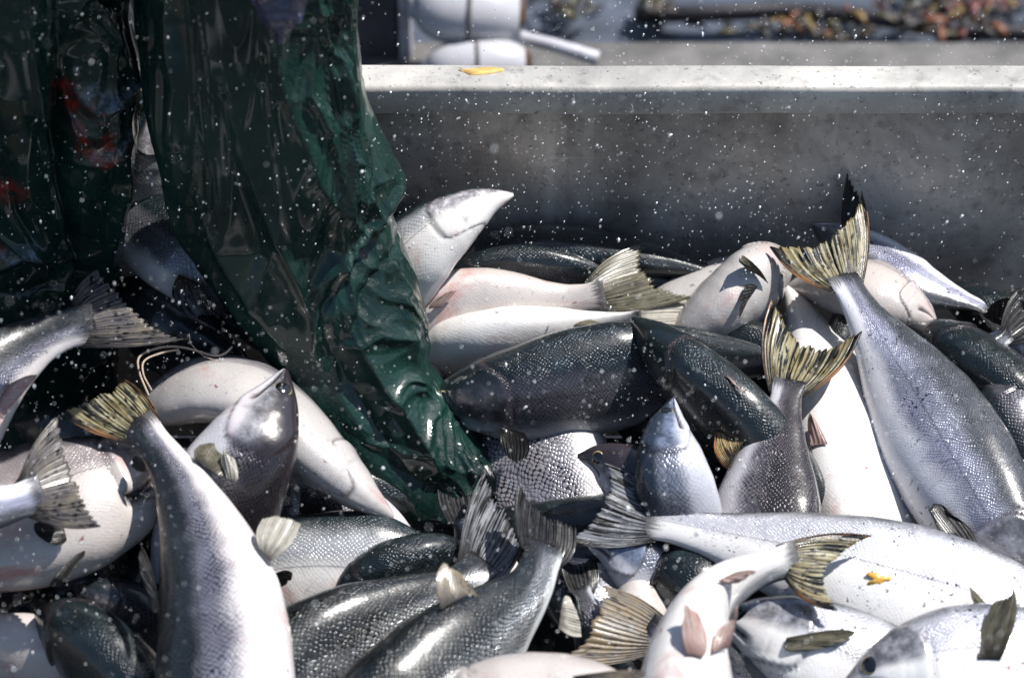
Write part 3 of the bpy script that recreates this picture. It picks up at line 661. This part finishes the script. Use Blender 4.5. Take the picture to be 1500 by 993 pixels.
# --- long pale pair in the middle
salmon('slim pale salmon whose grey forked tail rises at the middle of the wall', [(480, 520, -.02, -140), (560, 488, .02, -140), (640, 462, .03, -150), (720, 452, .03, -152), (800, 446, .03, -160), (886, 432, .045, -175)], 66, 'pink',
       ((942, 348), (948, 402), (1022, 430), 'olive'), eye=False, ped=1.3,
       fins=[('pelvic_fin', (628, 452), (645, 450), (668, 424), (655, 430), (640, 436), 'pinkf', .01), ('anal_fin', (812, 452), (845, 462), (882, 474), (850, 476), (825, 470), 'olive', .01)])
salmon('white salmon under the slim one with a small cream tail fin', [(560, 560, -.03, -130), (640, 520, .0, -125), (720, 498, .03, -125), (800, 484, .03, -125), (880, 472, .03, -130), (940, 466, .035, -140)], 58, 'belly',
       ((1012, 432), (1016, 462), (1030, 486), 'pale'), eye=False)
salmon('big dark sided salmon, coloured dark for shade, lying across the centre with its head under the green trousers', [(612, 592, .03, 18), (690, 583, .045, 20), (780, 572, .05, 24), (880, 556, .045, 28), (980, 540, .035, 35), (1080, 530, .02, 40), (1180, 540, .0, 40)], 84, 'slate',
       fins=[('pectoral_fin', (735, 626), (768, 634), (774, 668), (758, 676), (742, 664), 'black', .012)])
salmon('dark backed salmon pointing its black snout up over the big dark sided one', [(926, 466, .10, 70), (968, 508, .105, 66), (1020, 560, .10, 62), (1080, 620, .085, 60), (1140, 690, .05, 60), (1200, 780, .0, 60), (1260, 900, -.06, 60)], 76, 'dark', eye=False, wide=1.0, mouth=(.14, .5),
       fins=[('pectoral_fin', (1062, 548), (1078, 566), (1094, 576), (1086, 570), (1076, 560), 'pinkf', .004)])
salmon('dark salmon lying behind the black snouted one towards the two tails', [(980, 500, -.02, 60), (1060, 505, -.01, 60), (1130, 530, -.01, 60), (1210, 570, -.03, 60), (1320, 640, -.06, 60)], 66, 'dark', eye=False)
# --- right
salmon('big silver salmon lying diagonally at the right, its spotted tail raised to the wall', [(1580, 862, .05, 172), (1530, 838, .06, 172), (1478, 800, .07, 172), (1425, 722, .075, 174), (1375, 642, .075, 176), (1325, 560, .075, 178), (1280, 488, .08, 185), (1232, 402, .09, 205)], 87, 'lilac',
       ((1262, 278), (1222, 352), (1122, 362), 'yellow'), eye=False,
       fins=[('pectoral_fin', (1432, 800), (1418, 822), (1366, 752), (1362, 742), (1392, 748), 'dark', .012)])
salmon('white bellied salmon upside down between the two right tails with a pink pelvic fin', [(1345, 1010, -.06, -125), (1312, 900, -.03, -125), (1284, 800, -.005, -122), (1262, 710, .0, -120), (1240, 630, .0, -118), (1214, 550, -.005, -115), (1182, 470, -.02, -110), (1150, 400, -.06, -110)], 112, 'belly', eye=False, ped=1.15,
       fins=[('pelvic_fin', (1188, 655), (1212, 650), (1186, 602), (1190, 608), (1196, 618), 'pinkf', .01), ('pelvic_fin', (1178, 660), (1190, 664), (1170, 618), (1174, 628), (1182, 640), 'dark', .0),
             ('pectoral_fin', (1262, 792), (1285, 798), (1262, 760), (1270, 758), (1278, 768), 'dark', .02)])
salmon('grey purple salmon standing tail up with a wide yellow spotted tail', [(1105, 1040, -.03, 165), (1108, 940, .0, 160), (1114, 850, .05, 158), (1118, 770, .08, 158), (1126, 700, .095, 160), (1140, 630, .11, 164), (1156, 556, .12, 172)], 86, 'purple',
       ((1128, 436), (1184, 494), (1266, 488), 'yellow'), eye=False,
       fins=[('anal_fin', (1068, 690), (1092, 640), (1050, 630), (1068, 614), (1106, 616), 'amber', .0), ('pelvic_fin', (1058, 770), (1056, 740), (1050, 732), (1044, 752), (1046, 772), 'black', .01)])
salmon('dark green salmon back at the far right edge below the black tail', [(1330, 480, .03, 100), (1390, 505, .04, 95), (1450, 545, .04, 90), (1530, 600, .04, 90), (1640, 690, .02, 90)], 74, 'dark', eye=False)
salmon('grey headed salmon poking in from the right edge above the dark green back', [(1425, 500, .03, -150), (1470, 505, .03, -150), (1520, 520, .03, -150), (1620, 560, .02, -150), (1740, 640, .0, -150)], 44, 'purple')
salmon('dark navy salmon in shade right of the big diagonal silver one', [(1330, 500, -.03, 70), (1400, 590, -.01, 70), (1460, 680, .0, 70), (1530, 780, .0, 70), (1620, 900, -.02, 70)], 86, 'dark', eye=False)
salmon('black finned dark salmon along the right edge under the wall', [(1380, 420, -.03, 80), (1440, 455, -.02, 80), (1520, 480, -.02, 80), (1620, 520, -.02, 80)], 58, 'dark', eye=False,
       fins=[('dorsal_fin', (1440, 470), (1500, 490), (1500, 440), (1470, 436), (1450, 450), 'black', .02)])
# --- centre
salmon('salmon flank with coarse silver scales in the gap below the dark sided fish', [(670, 420, -.12, 190), (715, 560, -.08, 190), (760, 640, -.05, 190), (795, 710, -.035, 190), (830, 780, -.04, 190), (860, 870, -.06, 190), (900, 980, -.10, 190)], 120, 'mesh', eye=False)
salmon('small dark salmon head with a grey lower jaw left of the blue headed one', [(846, 668, .10, 20), (885, 676, .10, 18), (930, 705, .085, 15), (980, 760, .02, 10), (1020, 850, -.03, 10), (1050, 950, -.08, 10)], 62, 'purple')
salmon('blue grey salmon head pointing straight up in the centre', [(986, 584, .15, 178), (978, 640, .15, 178), (984, 700, .14, 180), (1000, 780, .08, 190), (1020, 880, -.0, 190), (1040, 1000, -.07, 190)], 58, 'blue', mouth=(.15, 1.2))
salmon('dark salmon body in the hollow behind the black scaled tail root', [(760, 820, .02, 40), (830, 830, .02, 40), (900, 850, .02, 30), (980, 880, .0, 30), (1080, 930, -.03, 30)], 62, 'dark', eye=False)
salmon('wet black headed salmon with a brown jaw under the long white one', [(938, 820, .06, 60), (972, 838, .06, 60), (1004, 870, .055, 60), (1040, 930, .03, 60), (1070, 1020, -.02, 60)], 88, 'dark', eye=False)
salmon('brown jawed salmon wedged beside the tan spotted tail', [(940, 842, .055, -60), (946, 880, .055, -60), (958, 925, .05, -60), (980, 1010, .02, -60)], 62, 'pink', eye=False)
salmon('long white salmon stretched to the right edge with an orange flake on its side', [(1690, 985, .05, 200), (1600, 958, .08, 200), (1500, 925, .10, 200), (1400, 893, .115, 200), (1300, 862, .12, 200), (1200, 832, .12, 200), (1100, 803, .12, 200), (1020, 780, .12, 200), (940, 758, .12, 190)], 96, 'bright',
       ((884, 672), (884, 742), (822, 796), 'grey'), eye=False,
       fins=[('pelvic_fin', (1440, 915), (1462, 905), (1420, 858), (1424, 872), (1434, 896), 'olive', .02)])
# --- bottom right
salmon('salmon with a yellowish pectoral fin lying head left under the curled white one', [(1040, 905, .12, -12), (1100, 918, .13, -12), (1160, 940, .13, -12), (1230, 975, .12, -12), (1320, 1030, .10, -12), (1440, 1110, .06, -12), (1600, 1200, .0, -12)], 88, 'bright',
       fins=[('pectoral_fin', (1152, 934), (1150, 942), (1254, 922), (1230, 938), (1190, 950), 'olive', .012)])
salmon('curled white salmon bending its spotted tail to the right at the bottom', [(1015, 1380, .10, -108), (1012, 1240, .16, -106), (1010, 1110, .19, -104), (1008, 1010, .20, -102), (1014, 940, .205, -102), (1040, 880, .205, -115), (1090, 842, .20, -145), (1170, 816, .195, -172)], 104, 'belly',
       ((1284, 776), (1214, 822), (1230, 892), 'yellow'), eye=False, ped=.85,
       fins=[('pelvic_fin', (1006, 958), (1030, 962), (1006, 890), (1014, 888), (1026, 906), 'pinkf', .015), ('pelvic_fin', (1044, 955), (1068, 948), (1080, 886), (1070, 898), (1054, 922), 'pinkf', .015), ('anal_fin', (1052, 850), (1078, 838), (1108, 836), (1096, 842), (1080, 852), 'pinkf', .012)])
salmon('grey headed salmon at the bottom right corner with a tall upright pectoral fin', [(1238, 1000, .16, -10), (1300, 985, .165, -12), (1380, 975, .165, -15), (1470, 978, .16, -20), (1580, 1000, .14, -20), (1720, 1060, .10, -20)], 84, 'bright',
       fins=[('pectoral_fin', (1432, 965), (1466, 966), (1488, 862), (1474, 868), (1458, 884), 'olive', .03)])
salmon('tan tailed salmon with a grey scaled tail root left of the curled white one', [(1260, 1180, .0, 150), (1160, 1090, .05, 150), (1070, 1010, .08, 155), (1000, 955, .10, 160), (946, 920, .11, 165)], 90, 'lilac',
       ((882, 850), (870, 918), (806, 976), 'tan'), eye=False)
salmon('salmon at the bottom edge showing only a pinkish sliver of belly', [(600, 1075, .19, -80), (700, 1025, .20, -80), (800, 1012, .20, -80), (900, 1026, .20, -80), (1040, 1080, .15, -80)], 78, 'pink', eye=False,
       fins=[('pectoral_fin', (838, 990), (850, 1002), (945, 980), (920, 990), (880, 1000), 'tan', .01)])
# --- bottom centre
salmon('silver green salmon in the bottom centre with an upright dorsal fin', [(430, 1370, .10, 22), (490, 1220, .14, 22), (560, 1100, .165, 22), (640, 1005, .17, 22), (715, 930, .17, 20), (775, 865, .165, 15), (802, 795, .16, 0)], 102, 'green',
       ((760, 706), (792, 744), (846, 772), 'dark'), eye=False,
       fins=[('dorsal_fin', (646, 893), (690, 868), (647, 824), (658, 832), (690, 862), 'tan', .01), ('adipose_fin', (764, 804), (776, 798), (764, 780), (766, 780), (770, 786), 'dark', .0), ('anal_fin', (818, 920), (824, 880), (852, 932), (848, 912), (836, 874), 'pale', .0)])
salmon('long silver green salmon rising from the bottom left to a blurred upright tail', [(210, 1300, .04, 18), (290, 1160, .09, 18), (380, 1050, .11, 18), (480, 965, .12, 16), (580, 905, .12, 12), (660, 865, .115, 0), (712, 822, .11, -25)], 96, 'green',
       ((710, 684), (736, 740), (768, 800), 'grey'), eye=False)
salmon('dark headed salmon between the white side and the long silver green one', [(478, 880, .07, 50), (530, 858, .075, 50), (590, 840, .075, 45), (660, 835, .06, 40), (740, 850, .02, 40)], 60, 'dark', eye=True)
salmon('white sided salmon with a small dark fin just right of the big tail up fish', [(290, 880, .04, -8), (360, 852, .05, -4), (440, 838, .06, 0), (520, 838, .06, 4), (600, 862, .05, 5), (680, 905, .03, 5), (760, 960, .0, 0)], 84, 'belly',  eye=False,
       fins=[('pectoral_fin', (398, 842), (404, 858), (428, 836), (424, 846), (414, 856), 'dark', .02)])
salmon('dim grey salmon back above the white sided one', [(280, 790, -.01, 140), (360, 760, .0, 150), (440, 752, .01, 150), (520, 768, .01, 150), (590, 810, .0, 150), (660, 880, -.03, 150)], 66, 'purple', eye=False)
salmon('salmon with its jaw seen from below pointing at the navy boot', [(576, 758, .09, -100), (528, 722, .11, -100), (468, 668, .12, -100), (415, 614, .13, -105), (355, 576, .14, -112), (285, 572, .13, -118), (215, 610, .09, -120), (180, 700, .02, -120)], 86, 'soft', eye=False, wide=.8, mouth=(.1, .3))
salmon('tilted salmon head with an amber eye pointing up beside the trousers', [(418, 542, .21, 12), (400, 590, .21, 10), (370, 655, .20, 8), (335, 725, .16, 0), (300, 820, .09, 12), (280, 940, .0, 12), (270, 1080, -.08, 12)], 80, 'purple', mouth=(.14, 1.2))
# --- left
salmon('big tail up salmon at the left with cream pelvic fins on its belly edge', [(335, 1400, .09, -14), (332, 1260, .15, -14), (334, 1120, .18, -24), (331, 1000, .20, -24), (322, 880, .21, -22), (298, 780, .215, -14), (256, 690, .215, 0), (198, 614, .215, 10)], 92, 'left',
       ((184, 556), (152, 582), (84, 610), 'yellow'), eye=False,
       fins=[('anal_fin', (285, 672), (322, 700), (292, 652), (322, 652), (345, 680), 'olive', .0), ('pelvic_fin', (332, 702), (346, 706), (328, 658), (336, 662), (342, 674), 'pale', .012),
             ('pelvic_fin', (382, 806), (396, 822), (384, 760), (418, 756), (440, 768), 'pale', .01), ('dorsal_fin', (228, 850), (232, 890), (206, 798), (208, 830), (218, 884), 'dark', .0), ('adipose_fin', (216, 690), (212, 680), (194, 684), (192, 676), (198, 668), 'black', .0)])
salmon('salmon arching in from the left edge with a wide grey spotted tail', [(-330, 960, .0, 0), (-230, 800, .10, 0), (-130, 670, .20, 0), (-40, 575, .24, 2), (40, 512, .25, 5), (96, 484, .25, 10), (140, 474, .25, 14)], 104, 'left',
       ((140, 392), (208, 456), (278, 496), 'greyspot'), eye=False,
       fins=[('anal_fin', (10, 565), (-10, 600), (56, 550), (30, 575), (-10, 640), 'pinkf', .01)])
salmon('pale blue tail root with a dark spotted fin low at the left edge', [(-440, 840, .10, 165), (-320, 800, .18, 165), (-200, 768, .24, 165), (-90, 752, .26, 168), (0, 740, .26, 172), (64, 722, .26, 175)], 92, 'lilac',
       ((84, 608), (108, 700), (150, 772), 'greyspot'), eye=False)
salmon('pinkish white salmon bulging at the left with its mouth slit towards the tail up fish', [(268, 668, .11, 195), (215, 694, .13, 200), (150, 720, .15, 205), (80, 746, .15, 208), (0, 762, .14, 212), (-100, 760, .12, 215), (-240, 720, .05, 215)], 104, 'pink', mouth=(.24, 1.3),
       fins=[('pectoral_fin', (92, 768), (98, 790), (50, 766), (52, 780), (70, 794), 'black', .012), ('pelvic_fin', (112, 812), (124, 806), (74, 858), (84, 856), (98, 842), 'black', .012)])
salmon('brown headed salmon peering in at the bottom left edge', [(58, 868, .06, 110), (30, 860, .07, 110), (-20, 862, .07, 110), (-90, 880, .05, 110), (-200, 920, .0, 110)], 86, 'purple')
salmon('black backed salmon curving down at the bottom left', [(48, 905, .09, 75), (80, 912, .10, 75), (120, 940, .105, 75), (170, 985, .10, 75), (230, 1050, .08, 75), (320, 1150, .02, 75)], 84, 'dark', eye=False)
salmon('narrow blue grey salmon body squeezed beside the big tail up fish', [(200, 740, -.02, 60), (188, 800, .03, 60), (182, 860, .04, 60), (165, 930, .03, 60), (130, 1020, .0, 60)], 64, 'green', eye=False)
salmon('pale flank of a salmon in the gap under the pinkish white belly', [(20, 800, -.01, 150), (90, 835, .02, 150), (150, 840, .02, 150), (220, 830, .01, 150), (320, 800, -.03, 150)], 74, 'soft', eye=False)
salmon('pink bellied salmon at the very bottom left corner', [(160, 1010, .03, -40), (110, 985, .06, -40), (50, 965, .07, -40), (-30, 960, .06, -40), (-140, 980, .02, -40)], 66, 'pink')
salmon('small light salmon jaw poking out left of the big tail up fish', [(188, 898, .05, 0), (215, 893, .055, 0), (260, 895, .05, 0), (330, 905, .03, 0), (420, 930, -.02, 0)], 58, 'soft')
salmon('grey salmon seen between the two trouser legs with a ragged fin', [(110, 240, .06, 20), (170, 290, .08, 15), (228, 345, .09, 10), (285, 395, .09, 10), (340, 460, .04, 50), (420, 540, .0, 50)], 62, 'silver', eye=False,
       fins=[('pectoral_fin', (262, 402), (285, 412), (272, 462), (300, 470), (326, 462), 'grey', .02)])
salmon('dark salmon lying in shade below the fish between the trouser legs', [(150, 420, .0, 60), (200, 455, .01, 60), (260, 500, .01, 60), (330, 540, .0, 60), (420, 600, -.02, 60)], 76, 'dark', eye=False)
salmon('pale grey salmon snout upright in the gap between the trouser legs', [(222, 150, .04, 150), (226, 190, .04, 150), (222, 240, .04, 150), (215, 300, .03, 150), (200, 380, .0, 150)], 74, 'belly', eye=False)
salmon('thin grey salmon slanting down just under the arched soft belly at the left', [(255, 700, .06, 150), (300, 690, .07, 150), (350, 705, .06, 150), (420, 750, .03, 150), (500, 820, -.02, 150)], 50, 'slate')
salmon('small slate salmon head peeping right of the brown headed one at the bottom left', [(108, 862, .10, 20), (140, 872, .10, 20), (180, 890, .08, 20), (240, 930, .04, 20), (320, 1000, -.02, 20)], 46, 'slate')
salmon('slate salmon with a pale jaw wedged under the blue headed one', [(1052, 705, .03, -20), (1030, 740, .03, -20), (1000, 790, .03, -20), (950, 860, .0, -20)], 56, 'slate')
salmon('slate salmon head lying under the tail of the bottom centre fish', [(862, 800, .09, -10), (900, 805, .09, -10), (950, 830, .07, -10), (1020, 880, .03, -10), (1100, 960, -.02, -10)], 62, 'blue')
salmon('grey salmon flank between the tan spotted tail and the bottom centre fish', [(800, 820, .03, 150), (850, 870, .05, 150), (900, 900, .04, 150), (980, 930, .02, 150), (1080, 960, -.02, 150)], 66, 'silver', eye=False)
salmon('slim dark salmon at the foot of the wall beside the white bellied snout', [(640, 432, .01, 40), (690, 400, .02, 40), (760, 392, .02, 40), (850, 404, .01, 40), (960, 430, -.02, 40)], 40, 'slate', eye=False)
salmon('small silver salmon tail root crossing the dark fish at the far right', [(1330, 600, -.03, 10), (1390, 560, .03, 10), (1440, 520, .06, 10), (1480, 490, .07, 10)], 40, 'silver', ((1490, 425), (1510, 455), (1540, 480), 'dark'), eye=False)
salmon('blotchy grey salmon head under the diagonal fish at the right edge', [(1440, 560, .06, 150), (1470, 590, .07, 150), (1510, 640, .06, 150), (1580, 740, .02, 150)], 52, 'slate')
salmon('thin dark salmon between the black backed and pink bellied ones at bottom left', [(70, 955, .09, 30), (110, 950, .09, 30), (160, 975, .085, 30), (230, 1030, .05, 30)], 40, 'slate')
salmon('small silver salmon tail lying in the hollow right of the white sided one', [(760, 900, .0, 20), (720, 850, .04, 20), (690, 800, .06, 20), (672, 760, .07, 20)], 44, 'silver', ((640, 715), (668, 725), (700, 712), 'dark'), eye=False)
salmon('dark finned grey salmon tail poking up beside the tan spotted tail', [(960, 1000, .0, 10), (900, 950, .05, 10), (868, 900, .08, 10), (850, 860, .09, 10)], 50, 'slate', ((820, 810), (845, 822), (872, 815), 'dark'), eye=False)
salmon('narrow slate salmon squeezed along the right side of the big diagonal silver one', [(1520, 760, .05, 60), (1480, 690, .055, 60), (1430, 610, .05, 60), (1380, 530, .03, 60), (1340, 470, .0, 60)], 44, 'slate', eye=False)
salmon('small dim salmon head between the two right bellies', [(1190, 700, .04, 150), (1195, 730, .04, 150), (1196, 780, .02, 150), (1200, 860, -.03, 150)], 40, 'slate')
# deeper fish filling the hollows
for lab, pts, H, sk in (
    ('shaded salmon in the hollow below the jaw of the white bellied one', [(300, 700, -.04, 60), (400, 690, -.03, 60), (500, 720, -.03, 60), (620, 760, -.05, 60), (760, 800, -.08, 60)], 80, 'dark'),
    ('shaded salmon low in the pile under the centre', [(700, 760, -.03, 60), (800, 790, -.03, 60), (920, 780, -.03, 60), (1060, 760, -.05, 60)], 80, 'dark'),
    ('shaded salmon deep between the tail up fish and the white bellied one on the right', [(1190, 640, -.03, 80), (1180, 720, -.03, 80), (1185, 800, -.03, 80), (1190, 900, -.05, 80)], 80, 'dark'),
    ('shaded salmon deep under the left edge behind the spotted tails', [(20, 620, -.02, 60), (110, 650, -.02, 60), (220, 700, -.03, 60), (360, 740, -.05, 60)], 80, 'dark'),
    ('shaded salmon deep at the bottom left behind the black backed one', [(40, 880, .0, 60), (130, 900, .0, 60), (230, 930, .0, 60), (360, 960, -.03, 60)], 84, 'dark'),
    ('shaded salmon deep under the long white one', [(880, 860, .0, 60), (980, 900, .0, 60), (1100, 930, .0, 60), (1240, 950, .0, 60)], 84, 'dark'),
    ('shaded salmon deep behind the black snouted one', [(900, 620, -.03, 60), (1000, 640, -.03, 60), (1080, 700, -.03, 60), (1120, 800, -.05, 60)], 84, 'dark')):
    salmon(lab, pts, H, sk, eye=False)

# ================================================================== small things
def blob_flake(px, py, lift, r, name, mat, label, cat):
    best = 0
    vv = [surf(f, px, py) for f in FISH if np.min((proj(f['V'])[0]-px)**2+(proj(f['V'])[1]-py)**2) < 100]
    c = P(px, py, (max(vv) if vv else 0)+lift, 99)
    nrm = (CAM-c)/np.linalg.norm(CAM-c); q = Vector(nrm).to_track_quat('Z', 'Y').to_matrix()
    n = 22; V = [np.array([0, 0, .0])]
    for k in range(n):
        a = 2*math.pi*k/n; rr = r*(1+.35*math.sin(3*a+1)+.2*math.sin(5*a)+.1*rng.normal()); V.append(np.array(q @ Vector((rr*math.cos(a)*1.2, rr*math.sin(a)*.7, 0))))
    V = np.array(V)+c; F = [(0, 1+k, 1+(k+1) % n) for k in range(n)]
    o = mesh_obj(name, V, F, mat); md = o.modifiers.new('thickness', 'SOLIDIFY'); md.thickness = .0012; md.offset = 0
    return tag(o, label, cat)
m_orange = plain('orange_flake', (.62, .34, .05), .45, 0, .3)
blob_flake(1285, 848, .0015, .0085, 'flake', m_orange, 'small orange flake stuck on the long white salmon', 'flake')
oz = on_z(705, 104, z_top+.0012)
V = [oz]+[oz+np.array([.021*math.cos(a)*(1+.2*math.sin(3*a)), .006*math.sin(a)*(1+.3*math.sin(2*a)), 0]) for a in np.linspace(0, 2*np.pi, 20, endpoint=False)]
o = mesh_obj('smear', V, [(0, 1+k, 1+(k+1) % 20) for k in range(20)], plain('orange_smear', (.55, .34, .10), .6)); md = o.modifiers.new('thickness', 'SOLIDIFY'); md.thickness = .0015
tag(o, 'thin orange smear of slime on the bright top of the bin rim', 'smear')
m_tw = plain('twine_fibre', (.34, .27, .21), .8, 0, 0, 600)
def twine(pts, r, label):
    v, f, e = tube([P(*p) for p in pts], r, 8, 80); tag(mesh_obj('twine', v, f, m_tw, extra=e), label, 'twine', 'loose twine by the trousers')
twine([(218, 580, .16), (204, 545, .17), (205, 522, .175), (235, 509, .17), (270, 509, .165), (310, 520, .16), (328, 518, .16), (340, 508, .16)], .0011, 'brown looped strand of twine above the arched white belly')
twine([(222, 572, .17), (210, 548, .18), (212, 528, .18), (240, 516, .175), (262, 512, .17)], .0010, 'shorter inner strand of twine within the brown loop')
twine([(277, 490, .20), (281, 505, .17), (300, 522, .16), (318, 528, .16)], .0005, 'hair thin strand hanging from the grey spotted tail tip')

# spray thrown up by the catch: countless drops in the air
t_ = (1+5**.5)/2; ico = np.array([(-1, t_, 0), (1, t_, 0), (-1, -t_, 0), (1, -t_, 0), (0, -1, t_), (0, 1, t_), (0, -1, -t_), (0, 1, -t_), (t_, 0, -1), (t_, 0, 1), (-t_, 0, -1), (-t_, 0, 1)])/math.hypot(1, t_)
icf = np.array([(0, 11, 5), (0, 5, 1), (0, 1, 7), (0, 7, 10), (0, 10, 11), (1, 5, 9), (5, 11, 4), (11, 10, 2), (10, 7, 6), (7, 1, 8), (3, 9, 4), (3, 4, 2), (3, 2, 6), (3, 6, 8), (3, 8, 9), (4, 9, 5), (2, 4, 11), (6, 2, 10), (8, 6, 7), (9, 8, 1)])
VV, FF = [], []; nd = 20000
for k in range(nd):
    px, py = rng.uniform(-250, 1750), rng.uniform(-150, 1130)
    if rng.random() > np.interp(py, [0, 350, 700, 993], [1, .95, .75, .35]): continue
    if noise3(np.array([[px/170, py/170, 3.3]]))[0] < rng.uniform(-.9, .35): continue
    r_ = ray(px, py); dist = rng.uniform(.66, .985) if rng.random() < .07 else rng.uniform(.85, .985)
    far = on_y(px, py, WALL_Y)if py < 400 else P(px, py, .12, 99)
    c = CAM+(far-CAM)*dist
    rad = .00029*math.exp(rng.normal(0, .45))*(1.0 if rng.random() < .97 else 2.2)
    st = rng.uniform(1, 3.2); ax = np.array([.3+rng.normal()*.25, rng.normal()*.2, 1.0]); ax /= np.linalg.norm(ax)
    v = ico*rad; v = v+(v@ax)[:, None]*ax*(st-1)
    FF.append(icf+12*len(VV)); VV.append(v+c)
m_drop = NB('spray_drop').out((.88, .89, .90), .15, 0, None, .5)
o = mesh_obj('water_spray', np.concatenate(VV), np.concatenate(FF), m_drop); tag(o, 'fine white spray of water drops hanging in the air over the fish', 'spray', kind='stuff')
